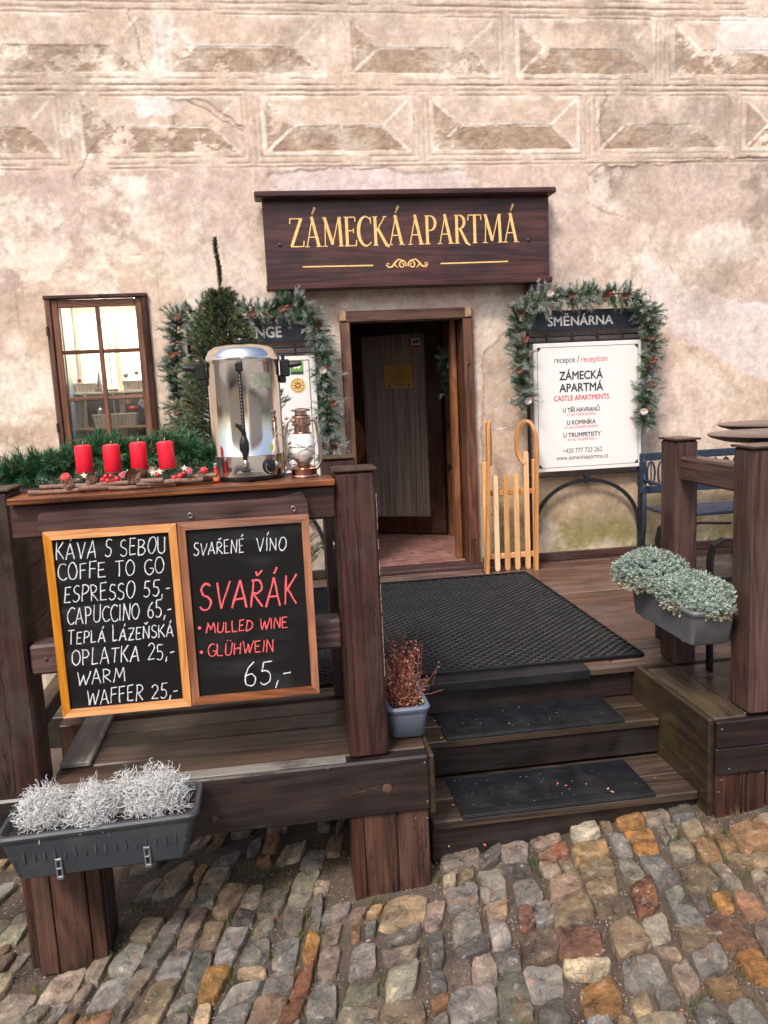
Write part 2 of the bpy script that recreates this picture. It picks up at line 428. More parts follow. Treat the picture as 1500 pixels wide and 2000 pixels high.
def street_mat():
    t = NT('street_cobbles'); v = t.objco(shift=False)
    vo = t.n('ShaderNodeTexVoronoi', feature='F1', ins={'Scale': 8.}); t.l(v, vo.inputs['Vector']); ve = t.n('ShaderNodeTexVoronoi', feature='DISTANCE_TO_EDGE', ins={'Scale': 8.}); t.l(v, ve.inputs['Vector'])
    hs = t.n('ShaderNodeHueSaturation', ins={'Saturation': .18, 'Value': .55, 'Color': vo.outputs['Color']}); c = t.mix(.6, hs.outputs[0], (.34, .28, .22)); k = t.ramp(ve.outputs['Distance'], [(.02, 0.), (.10, 1.)])
    c = t.mix(k, (.06, .045, .035), c); t.set(base=c, rough=.6); t.bump(k, .6, .02); return t.m
M_street = street_mat()
def plaster_mat():
    t = NT('old_plaster'); a = t.n('ShaderNodeAttribute', attribute_name='Col'); v = t.objco(shift=False)
    n1 = t.noise(v, 26, 10, .75); n2 = t.noise(v, 190, 6, .8); n3 = t.noise(v, 7, 9, .72, .5)
    c = a.outputs['Color']
    c = t.mix(1., c, t.ramp(n1, [(.3, .78), (.7, 1.17)]), 'MULTIPLY')
    c = t.mix(1., c, t.ramp(n2, [(.25, .84), (.75, 1.12)]), 'MULTIPLY')
    c = t.mix(1., c, t.ramp(n3, [(.35, (.82, .79, .76)), (.6, (1.06, 1.05, 1.05))]), 'MULTIPLY')
    t.set(base=c, rough=.88, spec=.25)
    h = t.math('MULTIPLY_ADD', n2, .35, n1); t.bump(h, .5, .006); return t.m
M_plaster = plaster_mat()
def glass(name, tint=(1, 1, 1), rough=.02):
    t = NT(name); tr = t.n('ShaderNodeBsdfTransparent', ins={0: (*tint, 1)}); gl = t.n('ShaderNodeBsdfGlossy', ins={'Roughness': rough})
    fr = t.n('ShaderNodeFresnel', ins={'IOR': 1.5}); mx = t.n('ShaderNodeMixShader'); t.l(t.math('MULTIPLY_ADD', fr.outputs[0], 1.3, .02), mx.inputs[0]); t.l(tr.outputs[0], mx.inputs[1]); t.l(gl.outputs[0], mx.inputs[2])
    t.l(mx.outputs[0], t.t.nodes['Material Output'].inputs[0]); return t.m
M_glass = glass('window_glass')
def ribbed():
    t = NT('ribbed_door_glass'); tc = t.n('ShaderNodeTexCoord')
    wv = t.n('ShaderNodeTexWave', bands_direction='X', ins={'Scale': 22., 'Distortion': .3, 'Detail': 1.}); t.l(tc.outputs['Object'], wv.inputs['Vector'])
    gr = t.n('ShaderNodeSeparateXYZ'); t.l(tc.outputs['Object'], gr.inputs[0])
    n1 = t.noise(t.objco((30, 1, .6)), 2., 4)
    t.set(base=t.ramp(n1, [(.35, (.13, .10, .085)), (.65, (.36, .29, .235))]), rough=.22, spec=.5); t.bump(wv.outputs['Fac'], .4, .006); return t.m
M_ribbed = ribbed()
M_milk = NT('milk_glass').set(base=(.86, .83, .80), rough=.25, trans=.1).m
t_ = NT('lit_room_glow'); t_.set(base=(.9, .75, .45), emit=(1., .91, .74), es=1.2, rough=.8); M_glow = t_.m; t_ = NT('niche_fill_light'); t_.set(base=(.9, .8, .6), emit=(1., .92, .78), es=28.); M_niche_fill = t_.m  # second material: glow of the fill strip added inside the window niche
def tilemat():
    t = NT('terracotta_tile'); v = t.objco(); n1 = t.noise(v, 8, 6)
    t.set(base=t.ramp(n1, [(.3, (.16, .07, .06)), (.7, (.33, .17, .145))]), rough=.45); t.bump(n1, .2, .003); return t.m
M_tile = tilemat()
M_grout = simple('tile_grout', (.42, .32, .28), .8)
# ------------------------------------------------------------------ numpy value noise
def vnoise(x, y, seed, octaves=5, f=1., rough=.55):
    """fractal value noise in 0..1, cheap and deterministic"""
    out = np.zeros_like(x, dtype=np.float64); amp = 1.; tot = 0.
    for o in range(octaves):
        g = np.random.default_rng(seed*31+o).random((257, 257))
        u = x*f+seed*3.17+o*11.3; v = y*f+seed*7.71+o*5.9
        iu = np.floor(u).astype(int); iv = np.floor(v).astype(int); fu = u-iu; fv = v-iv
        fu = fu*fu*(3-2*fu); fv = fv*fv*(3-2*fv); iu %= 256; iv %= 256
        n = (g[iu, iv]*(1-fu)+g[iu+1, iv]*fu)*(1-fv)+(g[iu, iv+1]*(1-fu)+g[iu+1, iv+1]*fu)*fv
        out += amp*n; tot += amp; amp *= rough; f *= 2.03
    return out/tot
def sstep(a, b, x): t = np.clip((x-a)/(b-a), 0, 1); return t*t*(3-2*t)
def inpoly(x, y, P):
    m = np.zeros(x.shape, dtype=bool); n = len(P)
    for i in range(n):
        x1, y1 = P[i]; x2, y2 = P[(i+1) % n]
        if y1 == y2: continue
        c = ((y1 > y) != (y2 > y)) & (x < (x2-x1)*(y-y1)/(y2-y1)+x1); m ^= c
    return m
def polyedge(x, y, P, closed=True):
    d = np.full(x.shape, 9.); n = len(P)
    for i in range(n if closed else n-1):
        x1, y1 = P[i]; x2, y2 = P[(i+1) % n]; dx, dy = x2-x1, y2-y1
        t = np.clip(((x-x1)*dx+(y-y1)*dy)/(dx*dx+dy*dy+1e-12), 0, 1)
        d = np.minimum(d, np.hypot(x-x1-t*dx, y-y1-t*dy))
    return d
def grid_mesh(xs, ys):
    nx, ny = len(xs), len(ys); i = np.arange((nx-1)*(ny-1)); a = i % (nx-1); b = i//(nx-1); v = b*nx+a
    return np.stack([v, v+1, v+1+nx, v+nx], 1)

# ------------------------------------------------------------------ ground
def gz(x, y): return -.585+.105*x+.05*(y-2.83)-.03*max(0, -x-.8)
def gz_np(x, y): return -.585+.105*np.clip(x, -6, 6)+.05*np.clip(y-2.83, -9, 9)-.03*np.maximum(0, -np.clip(x, -4, 4)-.8)
xs = np.concatenate([[-60, -30, -12, -6, -4, -3], np.arange(-2.2, 2.8, .02), [3.2, 4, 6, 12, 30, 60]])
ys = np.concatenate([[-60, -30, -12, -6, -3, -1, 0, .6], np.arange(1.0, 3.9, .02), [4.2, 5, 6, 8]])
GX, GY = np.meshgrid(xs, ys); gx, gy = GX.ravel(), GY.ravel()
hz = gz_np(gx, gy)+(vnoise(gx, gy, 3, 5, 9.)-.5)*.026-.002
ground = struct(np_part('ground', np.stack([gx, gy, hz], 1), grid_mesh(xs, ys), M_dirt, smooth=True))

sx_ = np.linspace(-12, 12, 25); sy_ = np.linspace(-7.45, 1.16, 12); SX, SY = np.meshgrid(sx_, sy_)
struct(np_part('street', np.stack([SX.ravel(), SY.ravel(), gz_np(SX.ravel(), SY.ravel())+.014], 1), grid_mesh(sx_, sy_), M_street))
# cobbles: columns running into the depth, fanning out to the right on the left side
def colx(u, y): return u+(.235-.10*max(-1.6, min(2.2, u)))*(y-2.4)
PAL = [((.26, .25, .245), 18), ((.235, .235, .245), 12), ((.35, .27, .19), 20), ((.31, .20, .11), 10), ((.33, .18, .06), 3), ((.27, .15, .10), 8), ((.31, .255, .22), 14), ((.20, .09, .055), 3), ((.40, .35, .29), 10), ((.13, .13, .135), 8), ((.19, .15, .11), 9), ((.24, .235, .20), 8)]
palw = [p[1] for p in PAL]
def stone_mesh(poly, cx, cy, ang, seed):
    """rounded irregular cobble from an outline"""
    rr = random.Random(seed); n = 20
    L = len(poly); seg = [math.dist(poly[i], poly[(i+1) % L]) for i in range(L)]; tot = sum(seg); pts = []
    for k in range(n):
        s = (k+rr.uniform(-.2, .2))*tot/n % tot; i = 0
        while s > seg[i]: s -= seg[i]; i += 1
        a, b = poly[i], poly[(i+1) % L]; t = s/seg[i]; pts.append((a[0]+(b[0]-a[0])*t, a[1]+(b[1]-a[1])*t))
    q = [(pts[k-1][0]*.08+pts[k][0]*.84+pts[(k+1) % n][0]*.08, pts[k-1][1]*.08+pts[k][1]*.84+pts[(k+1) % n][1]*.08) for k in range(n)]
    H = rr.uniform(.014, .030); tx, ty = rr.uniform(-.10, .10), rr.uniform(-.10, .10); rnd_ = rr.uniform(.7, 1.)
    rings = [(1.03, -.04), (1.025, -.002), (1.0, H*.50), (.955, H*.84), (.84, H*(1-.07*rnd_)), (.60, H*(1-.02*rnd_)), (.3, H)]
    V = []; F = []; ox = rr.uniform(0, 99)
    for ri, (s, z) in enumerate(rings):
        for k in range(n):
            x, y = (q[k][0]-cx)*s, (q[k][1]-cy)*s
            nz = noise.fractal(Vector((x*26+ox, y*26, ri*.12)), .8, 2.2, 4)
            nr = noise.noise(Vector((q[k][0]*42+ox, q[k][1]*42, ri*.25)))
            f_ = 1+.085*nr
            V.append([cx+x*f_, cy+y*f_, z+(nz*.0095 if ri > 1 else 0)+(x*tx+y*ty if ri > 0 else 0)])
    V.append([cx, cy, H+noise.fractal(Vector((ox, 0, 1)), .8, 2.2, 4)*.0065])
    for ri in range(len(rings)-1):
        for k in range(n):
            l = (k+1) % n; F.append((ri*n+k, ri*n+l, (ri+1)*n+l, (ri+1)*n+k))
    for k in range(n): F.append(((len(rings)-1)*n+k, (len(rings)-1)*n+(k+1) % n, len(V)-1))
    for p in V: p[2] += gz(p[0], p[1])
    return V, F
def proj(p):
    d = Vector(p)-CAM; w_ = d.dot(cf_); return (750+FPX*d.dot(cr_)/w_, 1000-FPX*d.dot(cu_)/w_, w_) if w_ > .1 else (-999, -999, 1)
stones = []; u = -3.6; ci = 0
while u < 3.8:
    wd = rnd.choice([rnd.uniform(.07, .10), rnd.uniform(.095, .13), rnd.uniform(.12, .16)])
    y = 1.2+rnd.uniform(0, .15); ph = rnd.uniform(0, 6)
    while y < 3.55:
        ln = rnd.choice([rnd.uniform(.07, .11), rnd.uniform(.10, .15), rnd.uniform(.13, .20)])
        g = rnd.uniform(.003, .011); gw = rnd.uniform(.003, .012)
        wob = lambda yy, s: .014*math.sin(yy*9+ph+s*2)
        sk = rnd.uniform(-.025, .025); ja = [rnd.uniform(-.010, .010) for _ in range(8)]
        if ln < .13 and wd > .12 and rnd.random() < .35: splits = [(0, rnd.uniform(.4, .6))]; splits.append((splits[0][1], 1))
        else: splits = [(0, 1)]
        for a, b in splits:
            y0, y1 = y+g, y+ln-g
            def P(f, yy, j): return (colx(u+wd*f, yy)+wob(yy, f)+ja[j], yy+(f-.5)*sk*2+ja[7-j]*.8)
            ea, eb = gw/wd*(1 if a == 0 else .5), gw/wd
            c4 = [P(a+ea, y0, 0), P(b-eb, y0, 1), P(b-eb, y1, 2), P(a+ea, y1, 3)]
            poly = []
            cr = rnd.uniform(.07, .22)
            for k in range(4):
                p0, p1, p2 = c4[k-1], c4[k], c4[(k+1) % 4]
                for t in (cr, ): poly.append((p1[0]+(p0[0]-p1[0])*t, p1[1]+(p0[1]-p1[1])*t))
                poly.append((p1[0]*.92+(p0[0]+p2[0])*.04, p1[1]*.92+(p0[1]+p2[1])*.04))
                poly.append((p1[0]+(p2[0]-p1[0])*cr, p1[1]+(p2[1]-p1[1])*cr))
            cx = sum(p[0] for p in poly)/len(poly); cy = sum(p[1] for p in poly)/len(poly)
            ok = not (cy > 2.95 and cx > .45) and not (cy > 3.0 and rnd.random() < .4)
            # legs of the terrace stand between the stones
            for (lx0, lx1, ly0, ly1) in ((-1.0, -.69, 2.80, 3.0), (.17, .51, 2.80, 3.0), (1.63, 1.9, 2.80, 3.0)):
                if lx0-.03 < cx < lx1+.03 and ly0-.03 < cy < ly1+.03: ok = False
            if ok: stones.append((poly, cx, cy))
        y += ln
    u += wd; ci += 1
scored = []
for i, (poly, cx, cy) in enumerate(stones):
    px, py, d = proj((cx, cy, gz(cx, cy))); A = abs(sum(poly[k-1][0]*poly[k][1]-poly[k][0]*poly[k-1][1] for k in range(len(poly))))/2
    inside = -30 < px < 1530 and 1560 < py < 2040
    scored.append((-(A/d**3) if inside else 1/(1+A)+10, i))
scored.sort(); top = set(i for s, i in scored[:300] if s < 0)
restV, restF, restC = [], [], []
for i, (poly, cx, cy) in enumerate(stones):
    V, F = stone_mesh(poly, cx, cy, 0, i)
    c = rnd.choices(PAL, palw)[0][0]; k = rnd.choice([rnd.uniform(.6, .9), rnd.uniform(.85, 1.15), rnd.uniform(1.1, 1.45)])
    c = tuple(x*k*.84*m_*rnd.uniform(.95, 1.05) for x, m_ in zip(c, (1.02, .98, .90)))
    if i in top:
        Vl = np.array(V)-np.array([cx, cy, gz(cx, cy)])
        quads = np.array([f for f in F if len(f) == 4]); tris = [f for f in F if len(f) == 3]
        me = bpy.data.meshes.new('cobblestone'); me.from_pydata([tuple(v) for v in Vl], [], F)
        me.polygons.foreach_set('use_smooth', [True]*len(F))
        at = me.color_attributes.new('Col', 'FLOAT_COLOR', 'POINT'); at.data.foreach_set('color', [x for _ in V for x in (*c, 1)])
        me.materials.append(M_stone); me.update(); me.set_sharp_from_angle(angle=R(rnd.uniform(24, 40)))
        o = bpy.data.objects.new('cobblestone', me); link(o, ground); o.location = (cx, cy, gz(cx, cy))
    else:
        n0 = len(restV); restV += V; restC += [c]*len(V); restF += [tuple(j+n0 for j in f) for f in F]
me = bpy.data.meshes.new('far_cobbles'); me.from_pydata([tuple(v) for v in restV], [], restF)
me.polygons.foreach_set('use_smooth', [True]*len(restF))
at = me.color_attributes.new('Col', 'FLOAT_COLOR', 'POINT'); at.data.foreach_set('color', [x for c in restC for x in (*c, 1)])
me.materials.append(M_stone); o = bpy.data.objects.new('outer_cobbles', me); link(o, ground); o['kind'] = 'stuff'

# grit, grass, fallen leaves between the stones
def scatter_chips(n, name, cols, smin, smax, box, seed, flat=.6, lift=0., gate=None):
    g = np.random.default_rng(seed); x = g.uniform(box[0], box[1], n); y = g.uniform(box[2], box[3], n)
    if gate is not None: k = gate(x, y); x, y = x[k], y[k]; n = len(x)
    z = gz_np(x, y)+lift; s = g.uniform(smin, smax, n)
    base = np.array([(1, 0, -.5), (-.5, .87, -.5), (-.5, -.87, -.5), (0, 0, 1.)])
    V = base[None]*s[:, None, None]*g.uniform(.6, 1.4, (n, 4, 1)); V[:, :, 2] *= flat
    a = g.uniform(0, 6.28, n); ca, sa = np.cos(a)[:, None], np.sin(a)[:, None]
    X = V[:, :, 0]*ca-V[:, :, 1]*sa; Y = V[:, :, 0]*sa+V[:, :, 1]*ca
    P = np.stack([X+x[:, None], Y+y[:, None], V[:, :, 2]+z[:, None]], 2).reshape(-1, 3)
    f = np.array([(0, 1, 3), (1, 2, 3), (2, 0, 3)]); F = (f[None]+(np.arange(n)*4)[:, None, None]).reshape(-1, 3)
    C = np.array(cols)[g.integers(0, len(cols), n)]*g.uniform(.7, 1.3, (n, 1)); C = np.repeat(C, 4, 0)
    return P, F, C
P_, F_, C_ = scatter_chips(60000, 'gravel', [(.24, .20, .165), (.15, .11, .08), (.09, .06, .045), (.30, .26, .22), (.17, .10, .06)], .0014, .0048, (-1.9, 2.5, 1.3, 3.5), 5, lift=.0)
gravel = tag(np_part('gravel', P_, F_, M_grit, None, C_, kind='stuff'), 'fine grit and litter lying in the joints between the cobbles', 'gravel')
def blades(n, cx, cy, spread, h, g, lean=.5, wid=.0016):
    x = cx+g.normal(0, spread, n); y = cy+g.normal(0, spread, n); z = gz_np(x, y)
    a = g.uniform(0, 6.28, n); l = g.uniform(.4, 1, n)*h; d = g.uniform(0, lean, n)
    p0 = np.stack([x-wid*np.sin(a), y+wid*np.cos(a), z], 1); p1 = np.stack([x+wid*np.sin(a), y-wid*np.cos(a), z], 1)
    p2 = np.stack([x+np.cos(a)*l*d, y+np.sin(a)*l*d, z+l], 1)
    return np.stack([p0, p1, p2], 1).reshape(-1, 3)
g = np.random.default_rng(12); VV = []; CC = []
for i in range(620):
    X = g.uniform(-1.5, 2.1); Y = g.uniform(1.7, 3.2)
    if vnoise(np.array([X]), np.array([Y]), 9, 3, 2.)[0] < .44: continue
    # push the tuft into a joint: between stones
    b = blades(int(g.integers(14, 40)), X, Y, .014, g.uniform(.02, .045), g); VV.append(b)
    c = np.array([(.07, .10, .02), (.12, .12, .03), (.16, .13, .05), (.05, .09, .02)])[g.integers(0, 4)]; CC.append(np.tile(c, (len(b), 1))*g.uniform(.7, 1.3, (len(b), 1)))
VV = np.concatenate(VV); CC = np.concatenate(CC)
tag(np_part('grass', VV, np.arange(len(VV)).reshape(-1, 3), M_leaf, None, CC, kind='stuff'), 'thin grass and moss sprouting from the joints between cobbles', 'grass')
def leaf_quads(P, size, g, flat=.35):
    n = len(P); a = g.uniform(0, 6.28, n); s = size*g.uniform(.6, 1.3, n)
    t = np.stack([np.cos(a), np.sin(a), g.uniform(-flat, flat, n)], 1); b = np.stack([-np.sin(a), np.cos(a), g.uniform(-flat, flat, n)], 1)
    q = np.stack([P-t*s[:, None], P+b*s[:, None]*.55, P+t*s[:, None], P-b*s[:, None]*.55], 1).reshape(-1, 3)
    return q, np.arange(len(q)).reshape(-1, 4)
# ------------------------------------------------------------------ plaster wall with scratched ashlar pattern
WY = 5.8
DOOR = (.585, 1.395, 0.0, 1.815); WIN = (-1.415, -.80, 1.06, 2.035)
xs = np.concatenate([[-14, -9, -6, -4.2, -3.2, -2.6], np.arange(-2.1, 4.0, .0115), [4.3, 4.8, 5.6, 7, 10, 15]])
zs = np.concatenate([[-1.2, -.5], np.arange(-.1, 2.83, .0115), np.arange(2.835, 4.15, .0065), [4.3, 4.7, 5.4, 6.5, 8]])
for v in DOOR[:2]+WIN[:2]: xs[np.argmin(abs(xs-v))] = v
for v in DOOR[2:]+WIN[2:]: zs[np.argmin(abs(zs-v))] = v
X2, Z2 = np.meshgrid(xs, zs); X = X2.ravel(); Z = Z2.ravel()
wx = X+(vnoise(X, Z, 21, 5, 6.)-.5)*.10; wz = Z+(vnoise(X, Z, 22, 5, 6.)-.5)*.10
fx = X+(vnoise(X, Z, 23, 3, 14.)-.5)*.012; fz = Z+(vnoise(X, Z, 24, 3, 9.)-.5)*.010
N1 = vnoise(X, Z, 1, 6, 1.3); N2 = vnoise(X, Z, 2, 7, 3.5, .65); N3 = vnoise(X, Z, 3, 6, 9., .7); N4 = vnoise(X, Z, 4, 5, 22., .75)
C = np.zeros((len(X), 3)); H = (N2-.5)*.012+(N4-.5)*.004
def L(c, m): global C; C = C*(1-m[:, None])+np.array(c)[None]*m[:, None]
C[:] = (.58, .455, .365)
L((.50, .37, .29), sstep(.40, .60, N1)*.8)
L((.70, .60, .51), sstep(.50, .63, N2)*.85)
L((.40, .30, .235), sstep(.56, .70, 1-N3)*.55)
up = sstep(2.84, 2.90, fz)
L((.60, .49, .40), up*.55)
# lower zone: mauve pale plaster
lo = 1-up
L((.62, .50, .45), lo*.55*sstep(.35, .6, N1))
L((.56, .42, .30), lo*sstep(1.5, .2, Z)*.6)
# pattern rows: (z0, z1 of the diamond, list of x0,x1)
def row(zb, zt, xl, seed):
    global C, H
    zm = (zb+zt)/2
    for j, (a, b) in enumerate(xl):
        hw = (zt-zb)/2; r = np.random.default_rng(seed*50+j)
        sl = hw*1.12
        inside = (fx > a) & (fx < b) & (fz > zb) & (fz < zt)
        bot = inside & (fz < zm) & (fx-a > (fz-zb)/hw*sl) & (b-fx > (fz-zb)/hw*sl)
        left = inside & ~bot & (fx < a+sl*1.0) & ((fx-a) < sl*(1-abs(fz-zm)/hw))
        er = vnoise(X, Z, seed*9+j, 6, 8., .7); keep_b = sstep(*(r.uniform(.30, .42)+np.array([-.02, .03])), er)
        L((.335, .245, .178), bot*keep_b*.92); L((.36, .27, .205), left*keep_b*.85)
        rough = (bot*keep_b+left*keep_b*.8); H += rough*(.004+(N4-.5)*.010)*1.0
        C *= (1+(rough*(N4-.5)*.5))[:, None]
        # white scratched arrises
        P = [(a, zb), (b, zb), (b, zt), (a, zt)]
        d1 = polyedge(fx, fz, [(a, zb), (a+sl, zm), (b-sl, zm), (b, zb)], False)
        d2 = polyedge(fx, fz, [(a, zt), (a+sl, zm)], False); d3 = polyedge(fx, fz, [(b-sl, zm), (b, zt)], False)
        wl = np.minimum(np.minimum(d1, d2), d3)
        L((.78, .70, .62), (1-sstep(.006, .014, wl))*sstep(.34, .46, vnoise(X, Z, seed+j+77, 4, 6.))*.85)
        # two scratched frames
        for off, st in ((.035, .8), (.075, .55)):
            Q = [(a-off, zb-off), (b+off, zb-off), (b+off, zt+off*.8), (a-off, zt+off*.8)]
            de = polyedge(fx, fz, Q); m = (1-sstep(.002, .0085, de))*sstep(.38, .5, vnoise(X, Z, seed+j+99, 4, 5.))
            L((.30, .225, .18), m*st*.6); H += m*.004
        Q = [(a-.018, zb-.018), (b+.018, zb-.018), (b+.018, zt+.014), (a-.018, zt+.014)]
        m = (1-sstep(.008, .02, polyedge(fx, fz, Q)))*sstep(.42, .56, vnoise(X, Z, seed+j+49, 5, 4.)); L((.76, .69, .60), m*.7)
row(2.965, 3.29, [(-2.32, -1.27), (-1.08, -.09), (.1, 1.07), (1.25, 2.27), (2.45, 3.36), (3.56, 4.5)], 1)
row(3.46, 3.79, [(-1.75, -.69), (-.52, .50), (.70, 1.68), (1.87, 2.83), (3.01, 4.1)], 2)
row(3.965, 4.3, [(-1.15, -.1), (.1, 1.1), (1.3, 2.3), (2.5, 3.5)], 3)
for zl, st in ((2.865, .9), (3.345, .6), (3.385, .8), (3.84, .7), (3.885, .8)):
    m = (1-sstep(.002, .0075, abs(fz-zl)))*sstep(.36, .46, vnoise(X, Z, int(zl*100), 4, 3.)); L((.28, .21, .17), m*st*.7); H += m*.004
# window surround scratched frame
for Q, st in (([(-1.62, 1.0), (-1.62, 2.30), (-.62, 2.32), (-.62, 1.0)], .5), ([(-1.56, 1.0), (-1.57, 2.24), (-.70, 2.26), (-.68, 1.0)], .5)):
    m = (1-sstep(.002, .007, polyedge(fx, fz, Q, False))); L((.25, .17, .12), m*st)
def blob(P, c, amt, edge=0., warp=1.):
    global C, H
    xx = X+(wx-X)*warp; zz = Z+(wz-Z)*warp; m = inpoly(xx, zz, P).astype(float); L(c, m*amt)
    if edge:
        d = polyedge(xx, zz, P); e = (1-sstep(.003, .011, d))*sstep(.42, .5, vnoise(X, Z, len(P)+8, 4, 4.)); L((.16, .11, .09), e*edge); H += m*.005
    return m
blob([(-.75, 3.29), (-.42, 3.29), (-.53, 3.2), (-.75, 3.17)], (.78, .72, .69), .85)
blob([(-.60, 3.42), (-.50, 3.42), (-.44, 3.84), (-.62, 3.84), (-.58, 3.6)], (.76, .68, .61), .75)
blob([(-.53, 3.31), (-.35, 3.31), (-.05, 3.12), (-.5, 3.14)], (.62, .50, .40), .6, .5)
blob([(3.3, 3.6), (3.9, 3.6), (3.9, 3.86), (3.35, 3.85)], (.72, .66, .64), .7)
blob([(.1, 2.83), (1.45, 2.84), (1.55, 2.68), (.2, 2.62)], (.66, .565, .55), .75, .25)
# peeled plaster top right and its mauve mottling
PEEL = [(2.36, 2.77), (2.46, 2.83), (4.6, 2.95), (4.6, 1.6), (3.77, 1.82), (3.35, 1.93), (3.11, 1.99), (2.91, 2.21), (2.75, 2.47), (2.47, 2.55), (2.35, 2.69)]
m = blob(PEEL, (.54, .43, .36), .8, .35)
L((.32, .25, .205), m*sstep(.48, .60, vnoise(X, Z, 61, 7, 2.6, .68))*.85)
L((.68, .60, .53), m*sstep(.57, .66, vnoise(X, Z, 62, 7, 3.1, .7))*.8)
blob([(2.80, 2.3), (3.06, 2.02), (3.30, 1.93), (4.6, 1.7), (4.6, 1.0), (3.6, 1.35), (3.07, 1.62), (2.78, 1.85)], (.66, .58, .56), .75, 0, 1.6)
blob([(2.8, 1.25), (3.1, 1.5), (3.4, 1.3), (3.3, .9), (2.8, .85)], (.72, .60, .50), .6, 0, 1.8)
blob([(1.56, 1.57), (1.71, 1.71), (1.85, 1.68), (1.91, 1.03), (1.80, .55), (1.5, .41)], (.50, .385, .285), .75, .4, .6)
L((.42, .33, .28), inpoly(wx, wz, [(1.56, 1.57), (1.71, 1.71), (1.91, 1.3), (1.91, .6), (1.5, .6)])*sstep(.53, .63, N3)*.7)
# mottled left part; its pale cream also stands in for reflected sunlight
ml = inpoly(wx, wz, [(-3.5, 2.83), (-.50, 2.83), (-.55, 2.35), (-1.04, 2.28), (-1.9, 2.0), (-3.5, 1.6)])
L((.40, .31, .265), ml*sstep(.46, .64, vnoise(X, Z, 71, 7, 2.2, .66))*.75)
L((.80, .72, .62), ml*sstep(.50, .68, vnoise(X, Z, 72, 8, 4.2, .75))*.9)
L((.42, .33, .28), sstep(-1.25, -1.75, wx)*sstep(2.2, 1.9, wz)*sstep(.46, .6, N2)*.7)
L((.40, .30, .19), sstep(-1.3, -1.75, wx)*sstep(1.55, 1.1, wz)*.55)
L((.64, .50, .36), sstep(.4, .2, abs(wx+1.05)-.25)*sstep(2.6, 2.2, wz)*sstep(.9, 1.2, Z)*.4)
# left panel wall: whitish behind garland
L((.66, .60, .56), sstep(.28, .4, wx)*sstep(.62, .55, wx)*sstep(1.9, 1.6, wz)*.6)
# below the right-hand panel: ochre, algae, grey splash band
lowr = sstep(1.45, 1.6, X)*sstep(.72, .60, wz)
L((.50, .345, .20), lowr*.7)
gr = lowr*sstep(.62, .2, wz)
L((.19, .18, .06), gr*sstep(.46, .58, vnoise(X, Z, 81, 6, 2.2, .6))*.85)
L((.26, .23, .11), gr*sstep(.50, .62, vnoise(X, Z, 82, 6, 3.6, .65))*.6)
L((.48, .42, .34), gr*sstep(.52, .62, vnoise(X, Z, 83, 7, 5., .7))*.7)
L((.56, .49, .38), lowr*sstep(.18, .02, wz)*sstep(.45, .6, N3)*.7)
L((.20, .19, .11), sstep(2.75, 2.9, X)*sstep(.50, .38, wz)*sstep(.22, .32, wz)*.7)
# low splash zone left of door (seen through the railing)
L((.42, .37, .31), sstep(.55, .4, X)*sstep(.7, .3, wz)*.7)
# fine cracks
for k, Pc in enumerate([[(-1.15, 2.80), (-1.07, 2.94), (-1.0, 3.05)], [(-.40, 3.30), (-.22, 3.17), (-.05, 3.10)], [(-.72, 3.86), (-.68, 3.6), (-.62, 3.46)], [(2.36, 2.6), (2.5, 2.5), (2.62, 2.48)], [(2.5, 3.35), (2.45, 3.1), (2.52, 2.95)], [(-.66, .9), (-.60, .80), (-.64, .70)]]):
    d = polyedge(wx, wz, Pc, False); m = 1-sstep(.002, .008, d); L((.15, .10, .08), m*.6); H += m*.003
C *= (1+(N4-.5)*.36)[:, None]; C *= (1+(N3-.5)*.18)[:, None]
L((.33, .27, .215), sstep(.46, .70, vnoise(X, Z, 91, 7, 1.7, .66))*(.25+.25*sstep(2.8, 3.2, Z)+.3*sstep(1.6, 2.4, X)))
L((.80, .73, .62), sstep(.50, .70, vnoise(X, Z, 92, 8, 3.3, .72))*(.3+.5*sstep(-.4, -.9, X)))  # cream mottling, heavier on the left where warm reflected light is painted in
C = np.clip(C*np.array([1.10, 1.09, 1.09]), .02, .88)
keep = 1-np.maximum(((X > DOOR[0]-.03) & (X < DOOR[1]+.03) & (Z < DOOR[3]+.03)), ((X > WIN[0]-.03) & (X < WIN[1]+.03) & (Z > WIN[2]-.03) & (Z < WIN[3]+.03)))
Fq = grid_mesh(xs, zs); ctr = (np.stack([X, Z], 1)[Fq]).mean(1)
inn = ((ctr[:, 0] > DOOR[0]) & (ctr[:, 0] < DOOR[1]) & (ctr[:, 1] < DOOR[3]) & (ctr[:, 1] > DOOR[2])) | ((ctr[:, 0] > WIN[0]) & (ctr[:, 0] < WIN[1]) & (ctr[:, 1] > WIN[2]) & (ctr[:, 1] < WIN[3]))
house = thing('castle_building', 'old plastered castle wall with scratched diamond pattern, doorway and small window', 'building', (0, WY, 0))
np_part('wall', np.stack([X, WY+H*keep, Z], 1), Fq[~inn], M_plaster, house, C, smooth=True)
